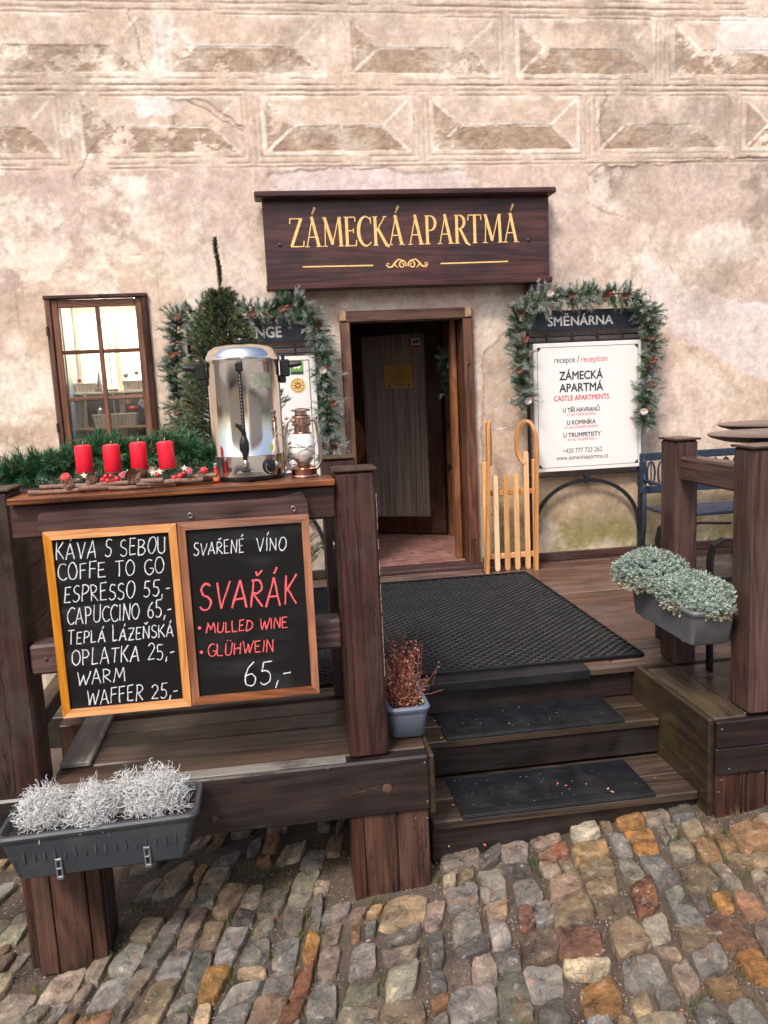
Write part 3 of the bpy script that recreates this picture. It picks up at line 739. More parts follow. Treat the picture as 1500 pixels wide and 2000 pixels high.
# ------------------------------------------------------------------ text helpers
def text_part(txt, x0, x1, z, h, y, mat, parent, name='lettering', depth=.0012, squeeze=None, xoff=0):
    bold = xoff*h*1.1; xoff = 0
    cu = bpy.data.curves.new('t', 'FONT'); cu.body = txt; cu.size = 1; cu.extrude = 0; cu.resolution_u = 3; cu.offset = xoff
    ob = bpy.data.objects.new('t', cu); col.objects.link(ob)
    dg = bpy.context.evaluated_depsgraph_get(); me = bpy.data.meshes.new_from_object(ob.evaluated_get(dg))
    bpy.data.objects.remove(ob); bpy.data.curves.remove(cu)
    vs = [v.co.copy() for v in me.vertices]; xa, xb = min(v.x for v in vs), max(v.x for v in vs)
    capH = .729 if any(c.isupper() or c.isdigit() for c in txt) else .729
    sx = (x1-x0)/(xb-xa); sz = h/capH
    p = org(parent)
    for v in me.vertices: v.co = Vector((x0+(v.co.x-xa)*sx-p.x, y-p.y, z+v.co.y*sz-p.z))
    if bold:
        vv = [tuple(v.co) for v in me.vertices]; ff = [tuple(p.vertices) for p in me.polygons]; n = len(vv); V_ = []; F_ = []
        for q, (ax, az) in enumerate(((0, 0), (bold, 0), (bold*.5, bold*.5), (bold*.5, -bold*.5))): V_ += [(v[0]+ax-bold/2, v[1]-.00008*q, v[2]+az) for v in vv]; F_ += [tuple(i+n*q for i in f) for f in ff]
        me = mesh_from(name, V_, F_, None)
    me.materials.append(mat); me.update()
    o = bpy.data.objects.new(name, me); link(o, parent); return o
def ribbon(mb, pts, wd, y, th=.0015, taper=None):
    """one brush stroke: closed prism following pts in XZ"""
    n = len(pts); ws = wd if isinstance(wd, list) else [wd]*n; Lp, Rp = [], []
    for i in range(n):
        a = pts[max(0, i-1)]; b = pts[min(n-1, i+1)]; dx, dz = b[0]-a[0], b[1]-a[1]; l = math.hypot(dx, dz) or 1
        nx, nz = -dz/l, dx/l; w_ = ws[i]/2; Lp.append((pts[i][0]+nx*w_, pts[i][1]+nz*w_)); Rp.append((pts[i][0]-nx*w_, pts[i][1]-nz*w_))
    k = len(mb.v); V = []
    for a, b in zip(Lp, Rp): V += [(a[0], y-th, a[1]), (b[0], y-th, b[1]), (b[0], y, b[1]), (a[0], y, a[1])]
    F = [(3, 2, 1, 0), tuple((n-1)*4+q for q in range(4))]
    for i in range(n-1):
        for q in range(4): l = (q+1) % 4; F.append((i*4+q, i*4+l, (i+1)*4+l, (i+1)*4+q))
    mb.add(V, F)
def arc(cx, cy, rx, ry, a0, a1, n=10):
    return [(cx+rx*math.cos(R(a0+(a1-a0)*i/n)), cy+ry*math.sin(R(a0+(a1-a0)*i/n))) for i in range(n+1)]
O_ = lambda w=.62: arc(w/2, .5, w/2, .5, 100, 460, 16)
GL = {  # chalk alphabet: width, strokes in a unit box
 'A': (.62, [[(0, 0), (.33, 1), (.62, 0)], [(.12, .33), (.52, .36)]]),
 'B': (.55, [[(.04, 0), (.04, 1)], [(.0, .98)]+arc(.2, .76, .26, .23, 80, -90, 8)+[(.05, .52)], [(.05, .52)]+arc(.22, .26, .3, .26, 85, -95, 8)+[(0, 0)]]),
 'C': (.52, [arc(.36, .5, .34, .5, 50, 315, 12)]),
 'D': (.58, [[(.04, 0), (.04, 1)], [(-.02, .98)]+arc(.12, .5, .44, .49, 85, -90, 10)+[(0, .01)]]),
 'E': (.48, [[(.04, 0), (.04, 1)], [(.04, .97), (.46, 1.)], [(.04, .52), (.38, .54)], [(.04, .02), (.48, .03)]]),
 'F': (.46, [[(.04, 0), (.04, 1)], [(.04, .97), (.48, 1.)], [(.04, .54), (.40, .56)]]),
 'G': (.58, [arc(.36, .5, .34, .5, 55, 340, 12)+[(.62, .42), (.40, .42)]]),
 'H': (.56, [[(.04, 0), (.04, 1)], [(.52, 0), (.52, 1)], [(.04, .5), (.52, .53)]]),
 'I': (.12, [[(.06, 0), (.06, 1)]]),
 'K': (.56, [[(.04, 0), (.04, 1)], [(.52, 1), (.06, .45)], [(.14, .54), (.56, 0)]]),
 'L': (.45, [[(.05, 1), (.04, 0), (.45, .03)]]),
 'M': (.78, [[(0, 0), (.12, 1), (.38, .3), (.64, 1), (.78, 0)]]),
 'N': (.60, [[(.04, 0), (.06, 1), (.54, .02), (.56, 1)]]),
 'O': (.60, [O_(.6)]),
 'P': (.50, [[(.04, 0), (.04, 1)], [(-.02, .97)]+arc(.18, .73, .30, .26, 80, -95, 8)+[(.05, .48)]]),
 'R': (.54, [[(.04, 0), (.04, 1)], [(-.02, .97)]+arc(.18, .75, .28, .24, 80, -95, 8)+[(.08, .5), (.54, 0)]]),
 'S': (.48, [arc(.27, .76, .22, .24, 40, 250, 8)+arc(.23, .25, .24, .26, 70, -150, 9)]),
 'T': (.56, [[(.28, 0), (.28, 1)], [(0, .98), (.58, 1.)]]),
 'U': (.56, [[(.03, 1)]+arc(.28, .28, .25, .28, 180, 355, 8)+[(.54, 1)]]),
 'V': (.58, [[(0, 1), (.28, 0), (.58, 1.)]]),
 'W': (.86, [[(0, 1), (.22, 0), (.44, .75), (.62, 0), (.88, 1.)]]),
 'Z': (.52, [[(.02, .98), (.5, 1), (.02, .02), (.54, .03)], [(.14, .5), (.42, .52)]]),
 '2': (.5, [arc(.25, .74, .23, .26, 160, -20, 8)+[(.02, .02), (.5, .03)]]),
 '5': (.5, [[(.5, 1), (.12, .98), (.08, .56)]+arc(.22, .3, .25, .29, 95, -140, 9)]),
 '6': (.5, [[(.44, 1), (.2, .76), (.04, .4)]+arc(.27, .26, .22, .26, 150, 500, 14)]),
 ',': (.16, [[(.12, .12), (.02, -.18)]]), '-': (.34, [[(.02, .42), (.34, .45)]]), ' ': (.34, []),
}
ACC = {'Á': 'A', 'É': 'E', 'Í': 'I', 'Ř': 'R', 'Ň': 'N', 'Ü': 'U'}
def chalk(txt, x0, z0, x1, z1, h, y, mat, parent, sw=.0042):
    """hand-lettered chalk line, each stroke a thin raised ribbon"""
    gap = .17; W = sum(GL[ACC.get(c, c)][0]+gap for c in txt)-gap; s = (x1-x0)/W; mb = MB(); x = x0; k = 0
    rr = random.Random(len(txt)*7+int(h*1000))
    for ci_, c in enumerate(txt):
        b = ACC.get(c, c); wd, st = GL[b]; jy = rr.uniform(-.03, .03)*h; jh = rr.uniform(.92, 1.09)*(1.22 if ci_ == 0 and txt[0] == 'T' or (ci_ and txt[ci_-1] == ' ' and c == 'L') else 1); sl = .11+rr.uniform(-.06, .05)
        zb = z0+(z1-z0)*(x-x0)/(x1-x0)+jy
        st = list(st)
        if c in 'ÁÉÍ': st = st+[[(wd*.5+.04, 1.14), (wd*.5+.16, 1.36)]]
        if c in 'ŘŇ': st = st+[[(wd*.25, 1.30), (wd*.42, 1.14), (wd*.72, 1.34)]]
        if c == 'Ü': st = st+[[(.14, 1.14), (.15, 1.24)], [(.40, 1.14), (.41, 1.24)]]
        for P in st:
            pts = [(x+(px+rr.uniform(-.018, .018))*s+py*sl*h, zb+(py+rr.uniform(-.02, .02))*h*jh) for px, py in P]
            runs = [[pts[0]]]
            for q in range(1, len(pts)):
                runs[-1].append(pts[q])
                if q < len(pts)-1:
                    a1 = math.atan2(pts[q][1]-pts[q-1][1], pts[q][0]-pts[q-1][0]); a2 = math.atan2(pts[q+1][1]-pts[q][1], pts[q+1][0]-pts[q][0])
                    if abs((a2-a1+math.pi) % (2*math.pi)-math.pi) > R(55): runs.append([pts[q]])
            for run in runs:
                k += 1
                if len(run) == 2:      # a straight stroke gets a slight hand wobble
                    (ax, az), (bx_, bz) = run; run = [(ax+(bx_-ax)*u_+(rr.uniform(-.0012, .0012) if 0 < u_ < 1 else 0), az+(bz-az)*u_) for u_ in (0, .3, .65, 1)]
                ribbon(mb, run, [sw*rr.uniform(.62, 1.2) for _ in run], y-.0002, .0006+.00004*(k % 20))
        x += (wd+gap)*s
    return part('lettering', mb, mat, parent)
# ------------------------------------------------------------------ doorway, vestibule, inner door
def bx(name, x0, x1, y0, y1, z0, z1, mat, parent, c=.004, **k): return part(name, MB().box(x0, x1, y0, y1, z0, z1, c), mat, parent, **k)
fr = part('door_frame', MB().box(.520, .588, 5.745, 5.90, 0, 1.814, .006), W_frame, house)
part('lintel', MB().box(.520, 1.466, 5.745, 5.90, 1.816, 1.893, .006), W_frame_x, fr, world=True)
part('jamb', MB().box(1.394, 1.466, 5.745, 5.90, 0, 1.814, .006), W_frame, fr)
for x in (.545, 1.44): part('notch_block', MB().box(x-.030, x+.022, 5.738, 5.80, 1.822, 1.895, .008), simple('pale_end_grain', (.36, .22, .12), .7, 0, .4, 30, .4) if x < 1 else bpy.data.materials['pale_end_grain'], fr)
for z in (1.5, .22): part('bolt', MB().lathe([(.009, 0), (.009, -.006), (.004, -.009)], (1.43, 5.745, z), 10, 'y'), M_rust, fr)
bx('threshold', .50, 1.50, 5.70, 5.90, .002, .030, W_x, fr)
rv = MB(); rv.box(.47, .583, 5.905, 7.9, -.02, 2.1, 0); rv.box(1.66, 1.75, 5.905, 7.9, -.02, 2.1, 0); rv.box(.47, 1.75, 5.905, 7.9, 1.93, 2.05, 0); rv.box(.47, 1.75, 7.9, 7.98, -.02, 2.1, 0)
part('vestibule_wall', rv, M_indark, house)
hall = struct(bx('hall_floor', .583, 1.66, 5.90, 7.9, -.05, .022, M_grout, None, 0))
tile_me = mesh_from('tile', MB().box(-.088, .088, -.043, .043, -.006, .006, .003).v, MB().box(-.088, .088, -.043, .043, -.006, .006, .003).f, M_tile)
for j in range(19):
    for i in range(-1, 7):
        x = .60+i*.182+(.091 if j % 2 else 0); y = 5.955+j*.0925
        if x < .67 or x > 1.58: continue
        o = bpy.data.objects.new('tile', tile_me); link(o, hall); o.location = (x, y, .026+rnd.uniform(-.001, .001)); o.rotation_euler.z = rnd.uniform(-.01, .01)
# casing inside right
bx('casing', 1.345, 1.388, 5.955, 6.04, .035, 1.90, W_casing, fr)
bx('casing', 1.392, 1.43, 5.905, 6.02, .035, 1.90, W_door, fr)
# inner door leaf, standing ajar
pL, pR = Vector((.735, 7.36, 0)), Vector((1.49, 6.985, 0)); dd = (pR-pL); wl = dd.length; ang = math.atan2(dd.y, dd.x)
door = bpy.data.objects.new('door', None); link(door, house); door.location = Vector((pL.x, pL.y, .045))-Vector((0, WY, 0)); door.rotation_euler.z = ang; door['label'] = 'dark brown inner door with ribbed glass, standing ajar'
def dpart(name, mb, mat, **k): return part(name, mb, mat, door, world=False, **k)
dpart('stile', MB().box(0, .12, -.022, .022, 0, 1.90, .004), W_door); dpart('stile', MB().box(wl-.14, wl, -.022, .022, 0, 1.90, .004), W_door)
dpart('rail', MB().box(.122, wl-.142, -.021, .021, 0, .15, .004), W_door); dpart('rail', MB().box(.122, wl-.142, -.021, .021, 1.765, 1.90, .004), W_door)
dpart('glass_pane', MB().box(.122, wl-.142, -.004, .004, .152, 1.763, 0), M_ribbed)
pl = [(.02, .65)]+[(.02+.105*math.cos(R(a)), .84+.20*math.sin(R(a))) for a in range(-90, 91, 15)]+[(.02, 1.03)]
dpart('handle_plate', MB().prism(pl, -.05, -.024), W_casing)
part('hinge_post', MB().box(1.505, 1.585, 6.93, 7.02, .03, 1.90, .004), W_casing, house)
for z in (.98, .62): part('hinge', MB().box(1.50, 1.58, 6.918, 6.930, z, z+.045, .002).tube([(1.50, 6.912, z-.02), (1.50, 6.912, z+.07)], .008, 8), M_rust, house)
# paper notice and camera sticker on the glass
nt_ = thing('paper_notice', 'small gold paper notice taped to the glass of the inner door', 'notice', (pL.x, pL.y, .045), (0, 0, ang))
def npart(name, mb, mat): return part(name, mb, mat, nt_, world=False)
npart('sheet', MB().box(.325, .585, -.0075, -.0055, 1.30, 1.51, 0), M_paper)
mb = MB(); rr = random.Random(3)
for i in range(15):
    z = 1.492-i*.0122
    if i in (3, 5): continue
    hw = rr.uniform(.03, .09) if i else .05
    x = .455-hw
    while x < .455+hw:
        l = rr.uniform(.006, .018); mb.box(x, min(x+l, .455+hw), -.0085, -.008, z-.0022, z+.0018, 0); x += l+.004
for cx in (.365, .545): mb.lathe([(.010, -.0085), (.010, -.008)], (cx, 0, 1.323), 12, 'y')
npart('lettering', mb, M_letter_k)['kind'] = 'stuff'
st = thing('camera_sticker', 'small white and red camera warning sticker on upper corner of door glass', 'sticker', (pL.x, pL.y, .045), (0, 0, ang))
part('sheet', MB().box(.585, .665, -.0075, -.0055, 1.635, 1.725, 0), M_white, st, world=False)
part('red_band', MB().box(.587, .663, -.0085, -.0078, 1.637, 1.665, 0), M_letter_r, st, world=False)
part('camera_symbol', MB().box(.60, .64, -.0085, -.0078, 1.685, 1.705, 0).lathe([(.013, -.0095), (.013, -.009)], (.642, 0, 1.698), 12, 'y').box(.60, .612, -.0084, -.0079, 1.672, 1.684, 0), M_letter_k, st, world=False)

# ------------------------------------------------------------------ window
win = bpy.data.objects.new('window', None); link(win, house); win.location = (0, 0, 0)
x0, x1, z0, z1 = WIN
yF = 5.795
part('outer_frame', MB().box(x0-.025, x0+.012, 5.775, 5.88, z0-.02, z1+.025, .006), W_frame, win)
part('outer_frame', MB().box(x1-.012, x1+.028, 5.775, 5.88, z0-.02, z1+.025, .006), W_door, win)
part('outer_frame', MB().box(x0-.03, x1+.03, 5.765, 5.88, z1+.003, z1+.028, .006), W_door, win)
sash = part('sash', MB().box(x0+.013, x0+.058, 5.79, 5.835, z0, z1, .005), W_win, win)
part('sash', MB().box(x1-.058, x1-.013, 5.79, 5.835, z0, z1, .005), W_win, win)
part('sash', MB().box(x0+.059, x1-.059, 5.791, 5.834, z1-.052, z1-.001, .005), W_win_x, win)
part('sash', MB().box(x0+.059, x1-.059, 5.791, 5.834, z0+.001, z0+.042, .005), W_win_x, win)
xm = (x0+x1)/2; zz = [z0+.042, 1.375, 1.69, z1-.052]
part('muntin', MB().box(xm-.014, xm+.014, 5.793, 5.832, zz[0]+.001, zz[3]-.001, .004), W_win, win)
for z in zz[1:3]:
    for a, b in ((x0+.059, xm-.0145), (xm+.0145, x1-.059)): part('muntin', MB().box(a, b, 5.796, 5.830, z-.013, z+.013, .004), W_win_x, win)
for i in range(3):
    for a, b in ((x0+.059, xm-.0145), (xm+.0145, x1-.059)):
        part('pane', MB().box(a, b, 5.811, 5.814, zz[i]+(.013 if i else 0), zz[i+1]-(.013 if i < 2 else 0), 0), M_glass, win)
for z in (1.19, 1.83): part('hinge', MB().tube([(x0-.02, 5.772, z-.03), (x0-.02, 5.772, z+.03)], .009, 8), M_rust, win)
# niche behind the window: white painted box, inner casement, lit room beyond
nb = MB(); nb.box(x0-.10, x0+.055, 5.885, 6.25, z0-.06, z1+.06, 0); nb.box(x1-.02, x1+.12, 5.885, 6.25, z0-.06, z1+.06, 0)
part('window_reveal', nb, M_inblue, win, kind='stuff')
nb = MB(); nb.box(x0-.1, x1+.12, 5.885, 6.25, z1+.0, z1+.07, 0); nb.box(x0-.1, x1+.12, 5.885, 6.25, z0-.07, z0-.002, 0)
part('window_reveal', nb, M_inwhite, win, kind='stuff')
ic = MB()
for a, b in ((x0+.057, x0+.085), (-1.09, -1.055), (x1-.045, x1-.022)): ic.box(a, b, 6.19, 6.23, z0, z1, .004)
ic.box(x0+.086, -1.091, 6.192, 6.228, z1-.05, z1-.002, .004); ic.box(-1.054, x1-.046, 6.192, 6.228, z1-.05, z1-.002, .004)
part('inner_casement', ic, M_inwhite, win)
part('lit_blind', MB().box(x0+.02, x1+.10, 6.24, 6.245, 1.44, z1, 0), M_glow, win)
part('dark_room', MB().box(x0+.02, x1+.10, 6.238, 6.246, z0, 1.438, 0), simple('blue_grey_room', (.13, .14, .18), .7, 0, .4, 4, .1), win)
part('niche_fill_light', MB().box(x0+.10, x1-.06, 5.90, 5.93, z1-.014, z1-.004, .002), M_niche_fill, win)  # glowing strip added to brighten the niche, out of view behind the top frame
part('shelf', MB().box(x0+.058, x1-.023, 5.99, 6.185, 1.405, 1.420, .003), M_inwhite, win)
part('shelf', MB().box(x0+.058, x1-.023, 5.93, 6.185, 1.155, 1.172, .003), W_inner, win)
def basket(label, x, y, z, w_, d, h):
    t = thing('basket', label, 'basket', (x, y, z), group='white wicker baskets on the window shelves')
    mb = MB(); n = 7
    for i in range(n):
        zz_ = h*(i+.5)/n; k = 1+.10*zz_/h
        mb.bar([(-w_/2*k, -d/2*k, zz_), (w_/2*k, -d/2*k, zz_), (w_/2*k, d/2*k, zz_), (-w_/2*k, d/2*k, zz_)], (0, 0, 0), (0, 0, 0)) if 0 else mb.tube([(-w_/2*k, -d/2*k, zz_), (w_/2*k, -d/2*k, zz_), (w_/2*k, d/2*k, zz_), (-w_/2*k, d/2*k, zz_)], h/n*.52, 5, True)
    part('weave', mb, M_basket, t, world=False)
    mb = MB(); m = int(w_/.022)
    for i in range(m+1):
        xx = -w_/2+w_*i/m; mb.tube([(xx, -d/2-.004, .002), (xx*1.1, -d/2*1.1-.005, h)], .003, 4)
    part('stake', mb, M_straw, t, world=False)
    mb = MB(); mb.tube([(-w_/2*1.12, -d/2*1.12, h), (w_/2*1.12, -d/2*1.12, h), (w_/2*1.12, d/2*1.12, h), (-w_/2*1.12, d/2*1.12, h)], .006, 6, True); part('rim', mb, M_basket, t, world=False)
    return t
basket('white wicker basket on upper shelf behind left middle pane', -1.285, 6.08, 1.422, .13, .10, .06)
basket('white wicker basket on upper shelf behind right middle pane', -.93, 6.08, 1.422, .17, .10, .065)
basket('large white wicker basket on lower shelf, holding red flower and baubles', -1.09, 6.02, 1.174, .27, .12, .085)
def bauble(label, c, r, mat, grp=None):
    t = thing('bauble', label, 'bauble', c, group=grp); part('ball', MB().ball((0, 0, 0), r, 14, 10), mat, t, True, False); part('cap', MB().lathe([(.005, 0), (.005, .006), (.002, .009)], (0, 0, r), 8), M_gold, t, world=False)
bauble('silver bauble hanging in right middle pane, the left one', (-1.0, 6.03, 1.53), .022, M_orn); bauble('silver bauble hanging in right middle pane, the right one', (-.925, 6.03, 1.545), .019, M_orn)
bauble('clear silver bauble in large basket behind lower left pane', (-1.19, 5.99, 1.285), .026, M_orn)
bauble('straw coloured bauble above the large basket behind lower right pane', (-1.0, 6.05, 1.345), .022, M_straw)
bauble('small red bauble over the upper left basket', (-1.32, 6.03, 1.505), .014, M_redball)
t = thing('tinsel_tree', 'small silver tinsel tree on the upper shelf beside the middle muntin', 'ornament', (-1.185, 6.03, 1.42))
part('cone', MB().lathe([(.032, 0), (.026, .03), (.028, .032), (.018, .07), (.02, .072), (.01, .11), (.002, .15)], (0, 0, 0), 12), M_orn, t, world=False); part('foot', MB().lathe([(.02, -.0), (.02, .01)], (0, 0, -.0), 12), M_basket, t, world=False)
t = thing('fabric_flower', 'red fabric flower sitting in the large window basket', 'flower', (-.965, 5.98, 1.30)); mb = MB()
for i in range(14):
    a = i*2.4; r_ = .006+.022*(i/14); mb.ball((r_*math.cos(a), r_*math.sin(a)*.6, -.004+.006*math.sin(a)), .014, 7, 5, (1, .7, .8))
part('petals', mb, M_redrose, t, True, False); part('centre', MB().ball((0, -.012, .002), .008, 8, 6), M_straw, t, True, False)
t = thing('price_tag', 'tilted white price tag hanging in lower right window pane', 'tag', (-.895, 5.95, 1.325), (0, R(35), 0))
part('card', MB().box(-.024, .024, -.001, .001, -.026, .026, 0), M_tag, t, world=False); part('print', MB().box(-.009, .009, -.002, -.0014, -.004, .016, 0), M_steel, t, world=False); part('blue_band', MB().box(-.022, .022, -.002, -.0014, -.024, -.016, 0), M_blue, t, world=False)
mb = MB(); mb.tube([(-1.075, 5.90, z1), (-1.078, 5.90, 1.4), (-1.07, 5.90, 1.08)], .004, 6)
o = part('white_cord', mb, M_inwhite); tag(o, 'white cord hanging down behind the right-hand window panes', 'cord')

# ------------------------------------------------------------------ name board over the door
sg = thing('name_board', 'large dark wooden sign board with carved gold lettering above the doorway', 'sign', (1.0, 5.74, 2.05))
part('board', MB().box(.036, 2.02, 5.69, 5.73, 2.075, 2.625, .004), W_sign, sg)
part('cornice', MB().box(-.012, 2.05, 5.61, 5.76, 2.627, 2.668, .012), W_sign, sg)
part('bottom_ledge', MB().box(.03, 2.025, 5.64, 5.76, 2.035, 2.073, .006), W_sign, sg)
for x in (.15, 1.89): part('bracket', MB().box(x-.03, x+.03, 5.735, 5.795, 1.96, 2.60, .004), W_frame, sg)
for x, z in ((.138, 2.338), (1.868, 2.33)): part('bolt', MB().ball((x, 5.688, z), .013, 10, 8, (1, .6, 1)), M_rust, sg, True)
def serif_line(txt, x0, x1, zb, h):
    T, t = .125, .045
    G = {
     'Z': (.60, [([(.02, .97), (.58, .97)], t), ([(.52, .96), (.06, .04)], T), ([(.03, .03), (.60, .03)], t), ([(.04, .97), (.03, .80)], t), ([(.58, .03), (.61, .22)], t)]),
     'A': (.70, [([(.08, .02), (.36, .98)], t), ([(.33, 1.03), (.60, .02)], T), ([(.18, .34), (.50, .34)], t), ([(-.02, .015), (.19, .015)], t*.8), ([(.48, .015), (.74, .015)], t*.8)]),
     'M': (.92, [([(.12, .02), (.17, .97)], t), ([(.14, .99), (.45, .08)], T), ([(.45, .06), (.75, .97)], t), ([(.79, .99), (.83, .02)], T), ([(.0, .015), (.22, .015)], t*.8), ([(.71, .015), (.94, .015)], t*.8), ([(.05, .985), (.2, .985)], t*.8), ([(.74, .985), (.88, .985)], t*.8)]),
     'E': (.54, [([(.13, 0), (.13, 1)], T), ([(.02, .985), (.50, .985)], t), ([(.13, .53), (.42, .53)], t), ([(.02, .015), (.52, .015)], t), ([(.50, .985), (.51, .83)], t), ([(.42, .60), (.42, .45)], t), ([(.52, .015), (.54, .20)], t)]),
     'C': (.62, [(arc(.38, .5, .33, .50, 48, 312, 16), [t, .05, .06, .08, .10, .12, .13, .14, .14, .14, .13, .12, .10, .08, .06, .05, t]), ([(.60, .98), (.61, .76)], t)]),
     'K': (.64, [([(.13, 0), (.13, 1)], T), ([(.56, .98), (.18, .50)], t), ([(.24, .58), (.62, .0), (.74, -.06)], [T*.9, T, t]), ([(.02, .985), (.24, .985)], t*.8), ([(.02, .015), (.24, .015)], t*.8), ([(.47, .985), (.66, .985)], t*.8)]),
     'P': (.56, [([(.13, 0), (.13, 1)], T), ([(.13, .98)]+arc(.26, .73, .25, .25, 90, -90, 10)+[(.13, .48)], [t, t, .06, .09, .11, .12, .12, .12, .11, .09, .06, t, t]), ([(.02, .985), (.2, .985)], t*.8), ([(.02, .015), (.26, .015)], t*.8)]),
     'R': (.60, [([(.13, 0), (.13, 1)], T), ([(.13, .98)]+arc(.25, .75, .23, .23, 90, -90, 10)+[(.13, .52)], [t, t, .06, .09, .11, .12, .12, .12, .11, .09, .06, t, t]), ([(.27, .53), (.58, .02), (.74, -.07)], [T*.8, T, t]), ([(.02, .985), (.2, .985)], t*.8), ([(.02, .015), (.26, .015)], t*.8)]),
     'T': (.62, [([(.31, 0), (.31, 1)], T), ([(.01, .98), (.61, .98)], t), ([(.02, .98), (.0, .80)], t), ([(.60, .98), (.62, .80)], t), ([(.2, .015), (.42, .015)], t*.8)]),
    }
    acc = ([(.36, 1.10), (.50, 1.34)], [.05, .12]); gap = .055
    W = sum(G['A' if c == 'Á' else c][0]+gap for c in txt)-gap; s = (x1-x0)/W; x = x0; mb = MB(); k = 0
    for c in txt:
        wd, st = G['A' if c == 'Á' else c]; st = list(st)+([acc] if c == 'Á' else [])
        for P, ww in st:
            ww = ww if isinstance(ww, list) else [ww]*len(P)
            ribbon(mb, [(x+px*s, zb+py*h) for px, py in P], [q*s*1.04 for q in ww], 5.6898, .0022+.00012*(k % 12)); k += 1
        x += (wd+gap)*s
    return mb
part('lettering', serif_line('ZÁMECKÁ', .208, .985, 2.317, .192), M_gold, sg)
part('lettering', serif_line('APARTMÁ', 1.015, 1.795, 2.317, .192), M_gold, sg)
mb = MB(); ribbon(mb, [(.282, 2.19), (.765, 2.187)], .009, 5.6898); part('gold_rule', mb, M_gold, sg)
mb = MB(); ribbon(mb, [(1.236, 2.187), (1.718, 2.189)], .009, 5.6898); part('gold_rule', mb, M_gold, sg)
mb = MB()
for sgn in (-1, 1):
    c = 1.0
    sp = [(c+sgn*(.034+.028*(1-.75*i/14)*math.cos(R(200-34*i))), 2.186+.031*(1-.75*i/14)*math.sin(R(200-34*i))) for i in range(15)]
    ribbon(mb, sp, [.010]*8+[.008]*7, 5.6898, .0022)
    ribbon(mb, [(c+sgn*.02, 2.214), (c+sgn*.06, 2.222), (c+sgn*.085, 2.20), (c+sgn*.105, 2.175), (c+sgn*.13, 2.170), (c+sgn*.145, 2.185), (c+sgn*.138, 2.198)], [.004, .010, .012, .012, .010, .007, .004], 5.6898, .0026)
    ribbon(mb, [(c+sgn*.062, 2.165), (c+sgn*.082, 2.18), (c+sgn*.085, 2.20)], [.004, .008, .010], 5.6898, .0030)
    ribbon(mb, arc(c+sgn*.134, 2.189, .009, .009, 0, 300, 8), .005, 5.6898, .0034)
part('scroll_ornament', mb, M_gold, sg)
for x in (.15, 1.89): part('lamp_bracket', MB().box(x-.025, x+.025, 5.66, 5.74, 1.985, 2.034, .006), M_black_iron, sg)

# ------------------------------------------------------------------ wrought-iron notice stands
def stand(name, label, xa, xb, hz0, hz1, bz0, bz1, arch=True):
    t = thing(name, label, 'notice board', ((xa+xb)/2, 5.74, 0), group='wrought iron notice stands by the wall')
    for x in (xa-.018, xb+.018):
        mb = MB(); mb.tube([(x, 5.75, 0), (x, 5.75, 1.86)], .013, 10)
        for z, r_ in ((.55, .024), (.60, .020), (.66, .024), (.30, .018)): mb.lathe([(.013, -.02), (r_, -.008), (r_, .008), (.013, .02)], (x, 5.75, z), 12)
        mb.lathe([(.022, 0), (.016, .45)], (x, 5.75, .02), 10); part('post', mb, M_black_iron, t, True, sharp=40)
    mb = MB()
    for z in (hz0-.035, hz0-.075): mb.tube([(xa-.01, 5.735, z), (xb+.01, 5.735, z)], .008, 8)
    for x in np.linspace(xa+.12, xb-.12, 4): mb.box(x-.008, x+.008, 5.722, 5.745, hz0-.09, hz0-.02, .003)
    mb.tube([(xa-.01, 5.74, bz0-.035), (xb+.01, 5.74, bz0-.035)], .009, 8)
    part('cross_bars', mb, M_black_iron, t, kind='stuff')
    part('backing_strip', MB().box(xa+.01, xb-.01, 5.745, 5.757, bz1-.005, hz0-.095, .002), W_door, t)
    if arch:
        xm_ = (xa+xb)/2; P = [(xm_-(xb-xa)/2*1.0*math.cos(R(a)), 5.735, .22+.385*math.sin(R(a))**.9) for a in range(0, 181, 6)]
        mb = MB(); mb.bar(P, (0, .006, 0), [(.014*math.cos(R(180-a)), 0, .014*math.sin(R(a))) for a in range(0, 181, 6)]); mb.box(xm_-.014, xm_+.014, 5.722, 5.75, .585, .655, .004)
        part('arch', mb, M_black_iron, t)
    h = part('header_panel', MB().box(xa, xb, 5.715, 5.738, hz0, hz1, .002), M_header, t)
    b = part('white_panel', MB().box(xa+.012, xb+.012, 5.712, 5.735, bz0, bz1, .003), M_white, t)
    return t, h, b
ts, hd, wb = stand('notice_stand', 'wrought iron stand with navy header and white apartment reception panel right of the door', 1.885, 2.705, 1.70, 1.845, .685, 1.615)
Y_ = 5.7142
text_part('SMĚNÁRNA', 2.01, 2.50, 1.736, .066, Y_, M_letter_w, hd, xoff=.05)
B = 5.7112
